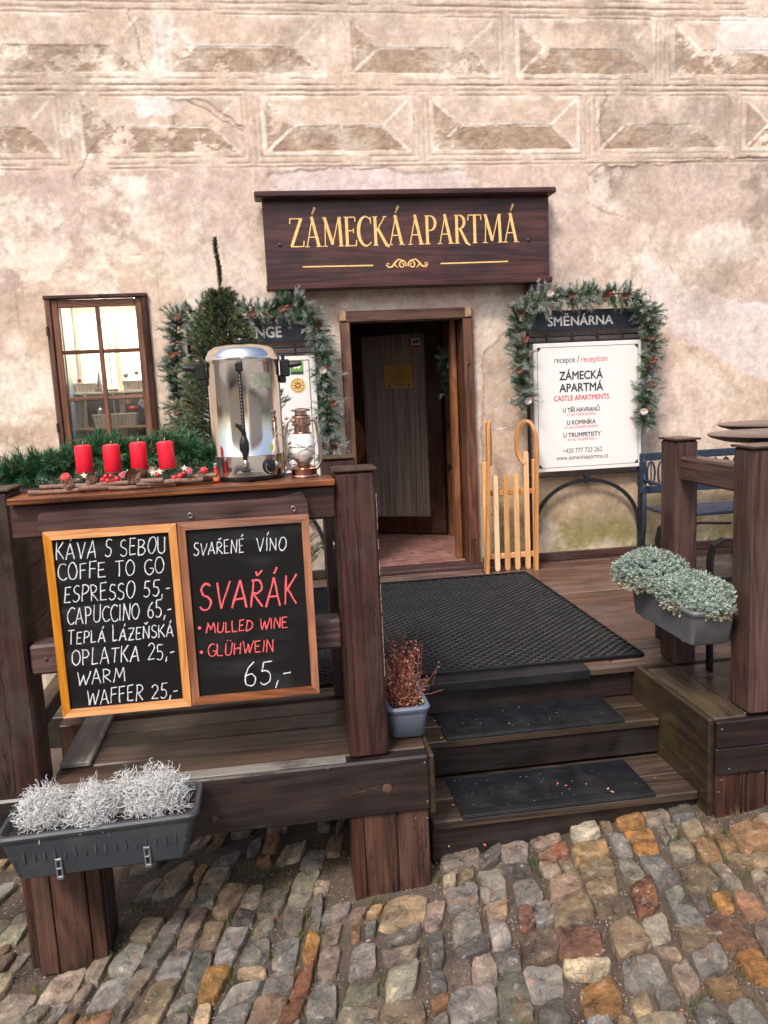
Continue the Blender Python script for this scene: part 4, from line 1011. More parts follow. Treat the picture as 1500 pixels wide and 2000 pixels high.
for txt, a, b, z, h, m in (("recepce", 2.053, 2.208, 1.473, .046, M_letter_k), ("/", 2.223, 2.242, 1.47, .05, M_letter_k), ("reception", 2.256, 2.455, 1.472, .046, M_letter_r), ("ZÁMECKÁ", 2.09, 2.418, 1.35, .062, M_letter_k), ("APARTMÁ", 2.089, 2.42, 1.263, .062, M_letter_k), ("CASTLE APARTMENTS", 2.046, 2.465, 1.2, .038, M_letter_r), ("U TŘÍ HAVRANŮ", 2.112, 2.392, 1.115, .033, M_letter_k), ("AT the THREE RAVENS", 2.139, 2.363, 1.088, .018, M_letter_r), ("U KOMINÍKA", 2.142, 2.361, 1.024, .033, M_letter_k), ("AT the CHIMNEY SWEEP'S", 2.122, 2.38, .996, .018, M_letter_r), ("U TRUMPETISTY", 2.114, 2.4, .933, .033, M_letter_k), ("AT the TRUMPETER'S", 2.144, 2.36, .905, .018, M_letter_r), ("+420 777 723 262", 2.106, 2.41, .817, .036, M_letter_k), ("www.zameckaapartma.cz", 2.057, 2.457, .768, .034, M_letter_k)):
    text_part(txt, a, b, z, h, B, m, wb, xoff=.055 if h > .055 else (.045 if txt[0] in 'UC' else 0))
mb = MB(); a, b, c, d = 1.925, 2.69, .715, 1.585
for i, (p, q) in enumerate((((a, c), (b, c)), ((b, c), (b, d)), ((b, d), (a, d)), ((a, d), (a, c)))): ribbon(mb, [p, q], .003, 5.7118, .0006+.0001*i)
part('border_line', mb, M_letter_k, wb)
for x, z, sx, sz in ((a, c, 1, 1), (b, c, -1, 1), (b, d, -1, -1), (a, d, 1, -1)):
    part('corner_mark', MB().prism([(x, z), (x+sx*.028, z), (x+sx*.022, z+sz*.010), (x+sx*.010, z+sz*.022), (x, z+sz*.028)], 5.7095, 5.7115), M_letter_k, wb)
tl, hd2, wb2 = stand('notice_stand', 'wrought iron exchange-office stand left of the door, half hidden by urn and fir tree', -.50, .318, 1.70, 1.865, .70, 1.60)
text_part('EXCHANGE', -.36, .11, 1.733, .075, Y_, M_letter_w, hd2, xoff=.07)
mb = MB(); ribbon(mb, [(.285, 1.57), (.285, .73)], .005, 5.7118); ribbon(mb, [(-.46, 1.57), (.285, 1.57)], .005, 5.7118, .0007); part('border_line', mb, M_letter_k, wb2)
t = thing('green_sticker', 'square green and black sticker near the top of the left white panel', 'sticker', (.2, 5.71, 1.52)); part('sheet', MB().box(.155, .245, 5.7095, 5.7115, 1.475, 1.57, 0), M_green, t)
part('emblem', MB().prism([(.17, 1.53), (.185, 1.51), (.2, 1.52), (.215, 1.51), (.23, 1.53), (.215, 1.55), (.2, 1.538), (.185, 1.55)], 5.7082, 5.709), M_letter_w, t); part('print', MB().box(.16, .24, 5.7082, 5.709, 1.478, 1.494, 0), M_letter_k, t)
t = thing('compass_sticker', 'round gold compass sticker on the left white panel', 'sticker', (.19, 5.71, 1.44))
mb = MB(); mb.lathe([(.052, 5.7115), (.052, 5.7095)][::-1], (.2, 0, 1.40), 28, 'y'); part('disc', mb, M_gold, t)
mb = MB(); mb.tube([(.2+.042*math.cos(R(i*15)), 5.7088, 1.40+.042*math.sin(R(i*15))) for i in range(24)], .0015, 5, True)
for i in range(8): a = R(i*45); mb.tube([(.2+.012*math.cos(a), 5.7088, 1.40+.012*math.sin(a)), (.2+.034*math.cos(a), 5.7088, 1.40+.034*math.sin(a))], [.005, .001], 5)
part('compass_rose', mb, W_door, t)
# small papers tucked on the left panel, behind the urn
# ------------------------------------------------------------------ sled
sl_ = thing('wooden_sled', 'pale wooden sled with curled runners leaning upright against the wall', 'sled', (1.66, 5.68, 0)); sled_y = -.05
def runner(xb, xt, inx, flip):
    P = []
    for i in range(14): t = i/13; P.append((xb+(xt-xb)*t, 5.59+.03*t, .0+.90*t))
    cx = (xt+inx)/2; rx = (xt-inx)/2 if xt > inx else -(inx-xt)/2
    for i in range(1, 26):
        a = R(0+i*10.5); y = 5.62+.035*(1-math.cos(a))*1.0
        P.append((cx+rx*math.cos(a), y, .90+.175*math.sin(a) if a < math.pi else .90+.13*math.sin(a)))
    mb = MB(); n = len(P); wv = []; hv = []
    for i in range(n):
        a = Vector(P[max(0, i-1)]); b = Vector(P[min(n-1, i+1)]); t = (b-a).normalized(); wv.append(Vector((0, 1, 0)).cross(t).normalized()*.0115); hv.append(t.cross(Vector(wv[-1])).normalized()*.022)
    mb.bar(P, wv, hv); return mb
part('runner', runner(1.83, 1.858, 1.735, 1), W_sled_d, sl_); part('runner', runner(1.465, 1.505, 1.535, 1), W_sled_d, sl_)
part('side_rail', MB().box(1.462, 1.496, 5.625, 5.665, .0, .80, .005), W_sled, sl_); part('side_rail', MB().box(1.834, 1.864, 5.625, 5.665, .0, .80, .005), W_sled_d, sl_)
for x, zt in ((1.56, .70), (1.636, .70), (1.712, .70), (1.79, .86)):
    pr = [(x-.0185, .012), (x-.010, 0), (x+.010, 0), (x+.0185, .012), (x+.017, zt-.012), (x+.009, zt), (x-.009, zt), (x-.017, zt-.012)]
    part('slat', MB().prism(pr, 5.645, 5.66), W_sled, sl_)
for z in (.565, .10): part('cross_bar', MB().box(1.475, 1.855, 5.662, 5.69, z-.017, z+.022, .004), W_sled_d, sl_)
mb = MB()
for z in (.572, .103):
    for x in (1.56, 1.636, 1.712, 1.79): mb.ball((x, 5.644, z), .0032, 6, 4)
part('rivet', mb, M_steel, sl_, kind='stuff')
sl_.location.y += sled_y
part('wire', MB().tube([(1.51, 5.60, 1.03), (1.58, 5.62, 1.02), (1.66, 5.62, 1.035), (1.74, 5.62, 1.035)], .0022, 5), M_wire, sl_)
# ------------------------------------------------------------------ terrace
ter = thing('wooden_terrace', 'dark stained wooden terrace on short boxed legs in front of the castle wall', 'terrace', (.5, 4.2, 0))
y = 2.862; k = 0
while y < 5.78:
    b = min(y+.142, 5.785); jz = lambda: rnd.uniform(-.0015, .0015)
    if b < 3.56:
        bx('floorboard', -.875, .497, y, b-.006, -.030, jz(), W_deck, ter, .005)
        bx('floorboard', 1.80, 4.3, y, b-.006, -.030, jz(), W_deck, ter, .005)
    elif y < 3.56:
        bx('floorboard', -.875, 4.3, 3.485, 3.556, -.034, jz(), W_deck, ter, .006)
        b = 3.561
    else:
        s = rnd.uniform(1.2, 2.6); mt = W_deck_red
        bx('floorboard', -.875, s-.003, y, b-.006, -.030, jz(), mt, ter, .005); bx('floorboard', s+.003, 4.3, y, b-.006, -.030, jz(), mt, ter, .005)
    y = b
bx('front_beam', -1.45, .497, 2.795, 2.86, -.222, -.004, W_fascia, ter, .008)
bx('ledge_strip', -.872, .19, 2.800, 2.8585, -.0035, .0035, W_ledge, ter, .002)
# fibres torn round the knots of the beam
mb = MB(); mb.lathe([(.0, -.002), (.012, -.0018), (.017, -.0012), (.020, 0)][::-1], (.335, 2.7945, -.118), 16, 'y'); mb.lathe([(.0, -.0015), (.010, -.0012), (.015, 0)][::-1], (-.30, 2.7945, -.16), 14, 'y')
part('knot', mb, simple('knot_wood', (.085, .042, .022), .6, 0, .5, 40, .5), ter, True)
mb = MB()
for dz, l0, l1 in ((.0, -.16, -.03), (.007, -.10, -.02), (-.005, .02, .045)):
    pts = [(.335+l0+(l1-l0)*i/8, -.118+dz+.020*math.sin(i/8*1.5)-.012) for i in range(9)]; ribbon(mb, pts, [.0006, .0012, .0016, .0014, .002, .0016, .0022, .0018, .001], 2.7948, .0008)
part('torn_grain', mb, bpy.data.materials['knot_wood'], ter)
bx('end_board', .498, .518, 2.80, 3.545, -.24, -.006, W_fascia_y, ter)
bx('edge_plank', -.868, -.755, 2.99, 4.6, .002, .022, W_grey, ter)
bx('edge_plank', 1.657, 1.796, 2.835, 3.42, -.03, .002, W_side, ter, .006)
bx('stringer_board', 1.630, 1.655, 2.832, 3.55, -.46, -.001, W_fascia_y, ter, .005)
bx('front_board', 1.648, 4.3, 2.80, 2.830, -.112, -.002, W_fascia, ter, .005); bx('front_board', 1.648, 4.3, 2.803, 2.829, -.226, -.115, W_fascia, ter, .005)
for xs_, z0_ in (((1.652, 1.755, 1.868), -.43), ((1.871, 1.98), -.40)):
    for a, b in zip(xs_[:-1], xs_[1:]): bx('leg_board', a+.002, b-.002, 2.815, 2.845, z0_, -.228, W_clad, ter)
for a, b in ((.197, .243), (.245, .368), (.370, .490)): bx('leg_board', a, b-.001, 2.81, 2.835, -.60, -.224, W_clad, ter, .003)
bx('leg_board', .468, .490, 2.836, 2.98, -.60, -.224, W_clad, ter, .003); bx('leg_board', .197, .22, 2.836, 2.98, -.60, -.224, W_clad, ter, .003)
for a, b, z_ in ((-.984, -.952, -.66), (-.950, -.885, -.68), (-.883, -.765, -.76), (-.763, -.712, -.74)): bx('leg_board', a, b-.002, 2.785 if b > -.9 and b < -.7 else 2.80, 2.83, z_, -.224, W_clad, ter, .003)
bx('leg_board', -.735, -.712, 2.832, 2.98, -.74, -.224, W_clad, ter, .003)
bx('inner_post', -.30, -.20, 3.5, 3.6, -.6, -.03, W_clad, ter); bx('inner_post', -1.0, -.9, 3.5, 3.6, -.75, -.03, W_clad, ter)
bx('back_beam', -1.4, .5, 3.62, 3.68, -.18, -.035, W_fascia, ter)
bx('skirting', 1.50, 4.3, 5.765, 5.797, .002, .065, W_x, ter); bx('skirting', -.87, .49, 5.765, 5.797, .002, .065, W_x, ter)
mb = MB()
for x, z in ((.48, -.03), (.485, -.185), (.44, -.255), (.484, -.26), (.12, -.012), (1.665, -.03), (1.70, -.20), (1.675, -.25), (1.665, -.30), (1.85, -.24)): mb.lathe([(.0045, 0), (.0045, -.002), (.002, -.003)], (x, 2.794 if z > -.22 and x < 1 else (2.809 if x < 1 else (2.799 if z > -.12 else 2.802 if z > -.226 else 2.814)), z), 8, 'y')
part('screw_head', mb, M_bolt, ter, kind='stuff')

# steps
stp = thing('wooden_steps', 'three dark wooden steps leading up to the doorway', 'steps', (1.07, 3.2, -.5))
bx('tread', .519, 1.628, 3.235, 3.392, -.198, -.160, W_tread, stp, .006); bx('tread', .519, 1.628, 3.395, 3.548, -.198, -.161, W_tread, stp, .004)
bx('tread', .519, 1.628, 2.900, 3.068, -.373, -.335, W_tread, stp, .006); bx('tread', .519, 1.628, 3.071, 3.26, -.373, -.336, W_tread, stp, .004)
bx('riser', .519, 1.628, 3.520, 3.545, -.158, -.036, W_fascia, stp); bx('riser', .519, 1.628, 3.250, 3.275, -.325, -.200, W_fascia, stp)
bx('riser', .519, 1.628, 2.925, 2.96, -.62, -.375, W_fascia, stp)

# railings
rl = thing('terrace_railing', 'chunky brown timber railing with counter board carrying the urn and candles', 'railing', (-.3, 2.9, 0), group='timber railings of the terrace')
def post(x0, x1, y0, y1, z0, z1, mat, par, cap=.006):
    p = part('post', MB().box(x0, x1, y0, y1, z0, z1, .010), mat, par)
    part('post_cap', MB().box(x0-cap, x1+cap, y0-cap, y1+cap, z1+.0005, z1+.010, .003), W_side if mat is W_post else mat, p, world=True); return p
post(-1.04, -.888, 2.835, 2.985, -.02, 1.068, W_post, rl); mp = post(.207, .352, 2.825, 2.975, -.002, 1.066, W_post, rl); post(.200, .345, 3.43, 3.575, 0, 1.062, W_post, rl)
bx('top_rail', -.886, .206, 2.822, 2.925, .905, 1.024, W_x, rl, .008); bx('lower_rail', -.886, .206, 2.85, 2.95, .418, .527, W_x, rl, .010)
bx('side_rail', .235, .318, 2.976, 3.429, .905, 1.015, W_y, rl, .008); bx('side_rail', .235, .318, 2.976, 3.429, .42, .52, W_y, rl, .008)
bx('counter_board', -.880, .2055, 2.785, 2.955, 1.026, 1.048, W_counter, rl, .004); bx('counter_board', -.98, .15, 2.958, 3.13, 1.024, 1.046, W_x, rl, .004); bx('counter_board', -1.3, -.12, 3.133, 3.36, 1.020, 1.042, W_x, rl, .004)
# paint worn off the right-hand edge and a long split in the post
mb = MB(); rr = random.Random(9); z = .98
while z > .30:
    h = rr.uniform(.006, .04); w_ = rr.uniform(.001, .0035)*(1.5 if .6 < z < .85 else 1)
    mb.prism([(.352-w_, z), (.3525, z+h*.3), (.3525, z-h), (.352-w_*.5, z-h*.8)], 2.8338, 2.837) if rr.random() < .62 else None; z -= h*1.1
part('bare_edge', mb, simple('bare_chipped_wood', (.42, .31, .27), .8, 0, .3, 60, .3), mp)
mb = MB(); rr = random.Random(4)
def crack(x, z0_, z1_, amp, wd):
    P = []; n = 26; xx = x
    for i in range(n): xx += rr.uniform(-amp, amp); P.append((xx+.012*(i/n), z0_+(z1_-z0_)*i/(n-1)))
    ribbon(mb, P, [wd*(.25+math.sin(math.pi*i/(n-1)))*rr.uniform(.6, 1.3) for i in range(n)], 2.8249, .0006)
crack(.278, 1.05, .30, .0022, .0042); crack(.286, .34, .02, .002, .0025)
part('split', mb, simple('split_shadow_wood', (.006, .004, .004), .9, 0, .2, 20, 0), mp)
mb = MB(); rr = random.Random(14)
def drip(x, z0_, z1_, amp, wd):
    P = []; n = 34; xx = x
    for i in range(n): xx += rr.uniform(-amp, amp)+.0004; P.append((xx, z0_+(z1_-z0_)*i/(n-1)))
    ribbon(mb, P, [wd*rr.uniform(.45, 1.5) for i in range(n)], 2.8249, .0004)
drip(.228, .86, .03, .0045, .0075); drip(.262, .80, .40, .004, .0030)
part('dark_run', mb, simple('dark_varnish_run', (.022, .007, .006), .35, 0, .3, 20, 0), mp)
mb = MB(); mb.tube([(.206, 2.935, .80), (.196, 2.90, .80)], .003, 6); mb.tube([(.196+.0*i, 2.895+.014*math.cos(R(i*30)), .795+.014*math.sin(R(i*30))) for i in range(12)], .003, 6, True); part('eye_bolt', mb, M_bolt, rl, True)
for x, z in ((-.945, .985), (-.935, .93)): part('bolt', MB().ball((x, 2.834, z), .007, 8, 6, (1, .5, 1)), M_rust, rl, True)
part('bolt', MB().ball((-.83, 2.85, .475), .009, 8, 6, (1, .5, 1)), M_rust, rl, True)
# boarded side screen at the left end
sc = thing('side_screen', 'brown boarded side screen running back behind the left railing post', 'screen', (-1.0, 4, 0))
for z0_, z1_ in ((.72, .93), (.50, .715), (.285, .495)): bx('board', -1.005, -.975, 3.0, 5.7, z0_, z1_, W_casing if False else wood('side_screen_wood', (.05, .02, .012), (.17, .075, .045), 'y', .6) if z0_ == .72 else bpy.data.materials['side_screen_wood'], sc)
bx('bottom_rail', -1.02, -.95, 3.0, 5.7, .10, .17, W_side, sc); bx('screen_post', -1.03, -.97, 4.4, 4.5, 0, .95, W_post, sc)
rr_ = thing('terrace_railing', 'smooth red-brown timber railing posts to the right of the steps', 'railing', (1.87, 3.1, 0), group='timber railings of the terrace')
post(1.80, 1.955, 2.83, 2.98, 0, 1.058, W_right, rr_, .008); post(1.797, 1.905, 3.43, 3.58, 0, 1.055, W_right, rr_, .008)
bx('top_rail', 1.812, 1.90, 2.981, 3.429, .875, .985, W_right_y, rr_, .010); bx('lower_rail', 1.83, 1.90, 2.981, 3.429, .36, .45, W_right_y, rr_, .008)
part('bolt', MB().ball((1.835, 3.429, .975), .006, 8, 6, (1, .5, 1)), M_rust, rr_, True)

# ------------------------------------------------------------------ rubber mats
def ring_mat(x0, x1, y0, y1, z0, h):
    rows = int((y1-y0-.02)/.0262); per = .056; n = int((x1-x0)/per*4); V = []; F = []
    px_ = np.linspace(x0+.006, x1-.006, n+1); ph = np.array([-1, 0, 1, 0])[np.arange(n+1) % 4]; base = 0; tw = .0028
    for j in range(rows):
        yc = y0+.012+j*.0262+ph*.0105*(1 if j % 2 else -1)
        jit = .0008*np.sin(px_*13+j)
        a = np.stack([px_, yc-tw, np.full(n+1, z0)], 1); b = np.stack([px_, yc-tw, z0+h+jit], 1); c = np.stack([px_, yc+tw, z0+h+jit], 1); d = np.stack([px_, yc+tw, np.full(n+1, z0)], 1)
        V.append(np.stack([a, b, c, d], 1).reshape(-1, 3)); i = np.arange(n)*4+base
        for p, q in ((0, 1), (1, 2), (2, 3)): F.append(np.stack([i+q, i+p, i+p+4, i+q+4], 1))
        base += (n+1)*4
    return np.concatenate(V), np.concatenate(F)
dm = thing('door_mat', 'large black honeycomb rubber mat covering the deck in front of the doorway', 'mat', (.83, 4.5, .002))
V, F = ring_mat(-.05, 1.715, 3.585, 5.43, .003, .017); np_part('honeycomb', V, F, M_rubber, dm, kind='stuff')
mb = MB()
for a, b, c, d in ((-.055, 1.72, 3.578, 3.590), (-.055, 1.72, 5.425, 5.437)): mb.box(a, b, c, d, .003, .021, .003)
for a in (-.058, 1.712): mb.box(a, a+.010, 3.591, 5.424, .003, .021, .003)
part('rim', mb, M_rubber, dm)
def stair_mat(label, x0, x1, y0, y1, z, ln=0):
    t = thing('stair_mat', label, 'mat', ((x0+x1)/2, (y0+y1)/2, z), group='ribbed rubber mats on the steps')
    n = 150; prof = []
    X = np.linspace(x0+.012, x1-.012, n*2+1); Zr = z+.0085+np.where(np.arange(n*2+1) % 2 == 0, .0, .0016)
    V = np.concatenate([np.stack([X, np.full_like(X, y0+.035), Zr], 1), np.stack([X, np.full_like(X, y1-.012), Zr], 1)]); i = np.arange(n*2); F = np.stack([i, i+1, i+2*n+2, i+2*n+1], 1)
    np_part('ribs', V, F, M_rubber_step, t)
    part('base', MB().box(x0, x1, y0+.001, y1, z+.001, z+.0075, .002), M_rubber_step, t); mb = MB()
    mb.box(x0, x1, y0-.012, y0+.030, z+.001, z+.0115, .004); mb.box(x0+.001, x1-.001, y0-.014, y0-.004, z-.030, z+.006, .004)
    part('nosing', mb, M_rubber_step, t); mb = MB(); mb.box(x0, x0+.008, y0+.031, y1, z+.008, z+.011, .002); mb.box(x1-.008, x1, y0+.031, y1, z+.008, z+.011, .002); mb.box(x0, x1, y1-.009, y1+.001, z+.008, z+.0112, .002); part('edge_band', mb, M_rubber_step, t)
    # crumbs
    P, F_, C_ = [], [], []
    g = np.random.default_rng(int(y0*100)); m = 50; c = np.stack([g.uniform(x0+.02, x1-.02, m), g.uniform(y0+.03, y1-.02, m), np.full(m, z+.0112)], 1); q, f = leaf_quads(c, .0026, g); np_part('crumbs', q, f, M_grit, t, np.repeat(np.array([(.5, .45, .4), (.35, .2, .15), (.6, .58, .55)])[g.integers(0, 3, m)], 4, 0), kind='stuff')
stair_mat('ribbed black rubber mat on the upper step', .655, 1.465, 3.25, 3.535, -.160)
stair_mat('ribbed black rubber mat on the lowest step', .640, 1.445, 2.915, 3.215, -.335)
t = thing('stair_mat', 'black rubber edge strip on the top step, under the big mat', 'mat', (1.0, 3.56, 0), group='ribbed rubber mats on the steps')
part('nosing', MB().box(.64, 1.40, 3.474, 3.576, .0025, .0070, .002).box(.64, 1.40, 3.472, 3.484, -.040, .0065, .003), M_rubber_step, t)

# ------------------------------------------------------------------ chalkboards
YB = 2.765
hb = thing('hanging_board', 'rough brown half-round plank above the two chalkboards', 'plank', (-.33, 2.79, .96))
pr = [(-.785, .935), (-.785, .985), (-.775, .996), (.0, .996), (.082, 1.012), (.095, 1.005), (.098, .990), (.105, .984), (.105, .935)]
part('plank', MB().prism(pr, 2.772, 2.818), W_x, hb)
for x in (-.292, .055):
    part('screw_eye', MB().tube([(x+.008*math.cos(R(i*30)), 2.764, .958+.008*math.sin(R(i*30))) for i in range(12)], .0018, 6, True).tube([(x, 2.766, .95), (x, 2.775, .94)], .002, 6), M_bolt, hb, True)
def chalkboard(label, xa, xb, za, zb, y, fw, mx, mz):
    t = thing('chalkboard', label, 'chalkboard', ((xa+xb)/2, y+.02, za), group='chalkboards hanging on the railing')
    b = part('slate', MB().box(xa+fw-.004, xb-fw+.004, y+.006, y+.012, za+fw-.004, zb-fw+.004, 0), M_board, t)
    for z, s in ((za, 1), (zb, -1)):
        P = [(xa, z), (xb, z), (xb-fw, z+s*fw), (xa+fw, z+s*fw)]; part('frame', MB().prism(P, y-.004, y+.016), mx, t)
    for x, s in ((xa, 1), (xb, -1)):
        P = [(x, za+.0006), (x, zb-.0006), (x+s*(fw-.0006), zb-fw), (x+s*(fw-.0006), za+fw)]; part('frame', MB().prism(P, y-.0035, y+.016), mz, t)
    return t, b
c1, b1 = chalkboard('orange-framed chalkboard listing coffee and wafer prices in white', -.770, -.340, .290, .934, YB-.006, .027, W_orange, W_orange_z)
c2, b2 = chalkboard('red-brown framed chalkboard offering mulled wine in red and white', -.338, .106, .290, .936, YB, .027, W_redbr, W_redbr_z)
yb = YB-.0002
for tx, a, z0_, b, z1_, h in (('KÁVA S SEBOU', -.738, .838, -.384, .835, .058), ('COFFE TO GO', -.738, .768, -.395, .766, .054), ('ESPRESSO 55,-', -.728, .690, -.381, .688, .056), ('CAPUCCINO 65,-', -.726, .614, -.382, .613, .057), ('TEPLÁ LÁZEŇSKÁ', -.730, .545, -.382, .543, .043), ('OPLATKA 25,-', -.724, .470, -.385, .464, .056), ('WARM', -.716, .398, -.556, .400, .050), ('WAFFER 25,-', -.690, .326, -.385, .326, .053)):
    chalk(tx, a, z0_, b, z1_, h, yb, M_chalk, b1, .0037)
for tx, a, z0_, b, z1_, h, m, sw in (('SVAŘENÉ', -.292, .817, -.123, .816, .044, M_chalk, .0034), ('VÍNO', -.079, .816, .02, .813, .047, M_chalk, .0034), ('SVAŘÁK', -.286, .624, .045, .620, .098, M_chalk_red, .0068), ('MULLED WINE', -.270, .541, .008, .538, .038, M_chalk_red, .0042), ('GLÜHWEIN', -.272, .458, -.046, .456, .042, M_chalk_red, .0042), ('65,-', -.157, .337, .006, .337, .090, M_chalk, .0042)):
    chalk(tx, a, z0_, b, z1_, h, yb+.006, m, b2, sw)
for z in (.563, .476): part('bullet_dot', MB().lathe([(.006, YB+.0058), (.006, YB+.005)], (-.293, 0, z), 10, 'y'), M_chalk_red, b2)

# ------------------------------------------------------------------ planters
def rrect(cx, cy, hx, hy, r, n=5):
    P = []
    for sx, sy, a0 in ((1, 1, 0), (-1, 1, 90), (-1, -1, 180), (1, -1, 270)):
        for i in range(n+1): a = R(a0+90*i/n); P.append((cx+sx*(hx-r)+r*math.cos(a), cy+sy*(hy-r)+r*math.sin(a)))
    return P
def planter(label, cx, cy, hx, hy, z0, z1, mat, clips=False, tilt=0, taper=.86):
    t = thing('planter_box', label, 'planter', (cx, cy, z0), (0, tilt, 0), group='plastic plant troughs')
    H = z1-z0; rings = [(hx*taper-.01, hy*taper-.01, 0, .018), (hx*taper, hy*taper, .008, .022), (hx*.965, hy*.965, H-.045, .028), (hx*.972, hy*.972, H-.040, .028), (hx*.985, hy*.98, H-.020, .030), (hx+.006, hy+.006, H-.018, .032), (hx+.009, hy+.009, H-.008, .034), (hx+.004, hy+.004, H, .032), (hx-.008, hy-.008, H, .026), (hx-.012, hy-.012, H-.006, .024), (hx*.95-.012, hy*.95-.012, H-.05, .02)]
    V = []; F = []
    for a, b, z, r in rings: V += [(x, y, z) for x, y in rrect(0, 0, a, b, r)]
    n = len(rrect(0, 0, 1, 1, .1))
    for i in range(len(rings)-1):
        for k in range(n): l = (k+1) % n; F.append((i*n+k, i*n+l, (i+1)*n+l, (i+1)*n+k))
    F.append(tuple(range(n))[::-1])
    mb = MB(); mb.add(V, F); part('trough', mb, mat, t, True, False, sharp=45)
    g = np.random.default_rng(int(cx*100)+500); nx, ny = 40, 14; xs_ = np.linspace(-hx+.014, hx-.014, nx); ys_ = np.linspace(-hy+.014, hy-.014, ny); A, B_ = np.meshgrid(xs_, ys_)
    np_part('soil', np.stack([A.ravel(), B_.ravel(), H-.026+g.uniform(-.006, .006, A.size)], 1), grid_mesh(xs_, ys_), M_soil, t, world=False)
    if clips:
        for x in clips:
            mb = MB()
            for dx in (-.011, .005): mb.box(x+dx, x+dx+.006, -hy*.90-.007, -hy*.86, .004, .062, .002)
            mb.box(x-.011, x+.011, -hy*.90-.008, -hy*.86, .058, .068, .002); mb.box(x-.011, x+.011, -hy*.88-.010, -hy*.7, -.006, .006, .002); mb.box(x-.009, x+.009, -hy*.90-.009, -hy*.86, .030, .036, .002)
            part('clip', mb, M_clip, t, world=False)
        mb = MB()
        for i in range(18): x = -hx*.86+i*hx*1.72/17; mb.box(x-.004, x+.004, -hy*.955-.0015, -hy*.93, .07, .075+.03*abs(math.sin(i*1.3)), 0, Matrix.Rotation(R(0), 3, 'X'))
        part('relief_pattern', mb, mat, t, world=False, kind='stuff')
    return t
# bottom-left trough hung on the front beam
planter('anthracite trough full of silvery bush plants hung on the front beam, bottom left', -.643, 2.665, .315, .112, -.172, -.006, M_planter, clips=(-.135, .145), tilt=R(-1.2))
planter('blue-grey trough with reddish heath plant beside the middle railing post', .447, 3.115, .077, .21, .004, .143, M_planter_b, taper=.84)
planter('grey trough of blue-green sedum hung on the right railing', 1.665, 3.14, .095, .285, .285, .435, M_planter_r, taper=.9)
mb = MB(); mb.box(1.60, 1.83, 2.99, 3.01, .270, .282, .002); mb.box(1.60, 1.83, 3.33, 3.35, .270, .282, .002); mb.box(1.815, 1.829, 2.99, 3.01, .283, .46, .002); mb.box(1.815, 1.829, 3.33, 3.35, .283, .46, .002)
tag(part('trough_bracket', mb, M_steel), 'thin metal bracket carrying the sedum trough on the right railing', 'bracket')
mb = MB(); mb.box(-.9, -.4, 2.776, 2.793, -.20, -.02, .002); mb.box(-.88, -.42, 2.60, 2.775, -.184, -.174, .002); tag(part('trough_bracket', mb, M_black_iron), 'dark bracket fixing the silver bush trough to the front beam', 'bracket')

# ------------------------------------------------------------------ foliage generators
def unit(v): return v/np.maximum(np.linalg.norm(v, axis=-1, keepdims=True), 1e-9)
def needles(B, D, Lt, n, ln, wid, th, cols, g, frost=None, fcol=(.72, .73, .71), droop=0.):
    """B,D (m,3) twig base/direction, Lt (m,) lengths; n needles per twig"""
    m = len(B); D = unit(D); t = g.uniform(0, 1, (m, n)); up = np.where(np.abs(D[:, 2:3]) > .9, np.array([[1., 0, 0]]), np.array([[0, 0, 1.]]))
    e1 = unit(np.cross(D, up)); e2 = np.cross(D, e1); a = g.uniform(0, 2*np.pi, (m, n)); th_ = R(th)*g.uniform(.7, 1.25, (m, n))*(1-.35*t)
    nd = D[:, None]*np.cos(th_)[..., None]+(e1[:, None]*np.cos(a)[..., None]+e2[:, None]*np.sin(a)[..., None])*np.sin(th_)[..., None]
    P0 = B[:, None]+D[:, None]*(t*Lt[:, None])[..., None]; l = ln*g.uniform(.65, 1.15, (m, n)); P1 = P0+nd*l[..., None]; P1[..., 2] -= droop*l
    s = unit(np.cross(nd, g.normal(size=(m, n, 3))))*wid
    V = np.stack([P0-s, P0+s, P1+s*.35, P1-s*.35], 2).reshape(-1, 3); F = np.arange(len(V)).reshape(-1, 4)
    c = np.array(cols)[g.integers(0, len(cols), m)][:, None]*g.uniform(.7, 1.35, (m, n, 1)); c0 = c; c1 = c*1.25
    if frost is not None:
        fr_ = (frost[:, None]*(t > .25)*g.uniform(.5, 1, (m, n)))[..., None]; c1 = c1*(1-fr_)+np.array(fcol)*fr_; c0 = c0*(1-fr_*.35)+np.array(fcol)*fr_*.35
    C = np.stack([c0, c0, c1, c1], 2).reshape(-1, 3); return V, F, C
def cat(Ls):
    V, F, C = [], [], []; n = 0
    for v, f, c in Ls: V.append(v); F.append(f+n); C.append(c); n += len(v)
    return np.concatenate(V), np.concatenate(F), np.concatenate(C)
def pinecone(c, r, mat, par, frost=False, world=True, d=(0, -1, .2)):
    d = Vector(d).normalized(); q = Vector((0, 0, 1)).rotation_difference(d); mb = MB(); k = 0
    for ring in range(6):
        zc = -r*1.1+ring*r*.44; rr_2 = r*math.sin(math.pi*(ring+.9)/7)*1.05; m = 8 if ring < 5 else 5
        for i in range(m):
            a = 2*math.pi*(i+.5*(ring % 2))/m; u = Vector((math.cos(a), math.sin(a), 0)); s = Vector((-math.sin(a), math.cos(a), 0)); h = Vector((0, 0, 1)); w_ = r*.34
            b = u*rr_2*.4+h*zc; tpt = u*rr_2*1.15+h*(zc+r*.32)
            P = [b-s*w_*.5, b+s*w_*.5, tpt+s*w_, tpt+u*r*.1+h*r*.1, tpt-s*w_]
            mb.add([Vector(c)+q @ p for p in P], [(0, 1, 2, 3, 4)])
    mb.ball(c, r*.45, 8, 6)
    return part('pine_cone', mb, mat, par, False, world)
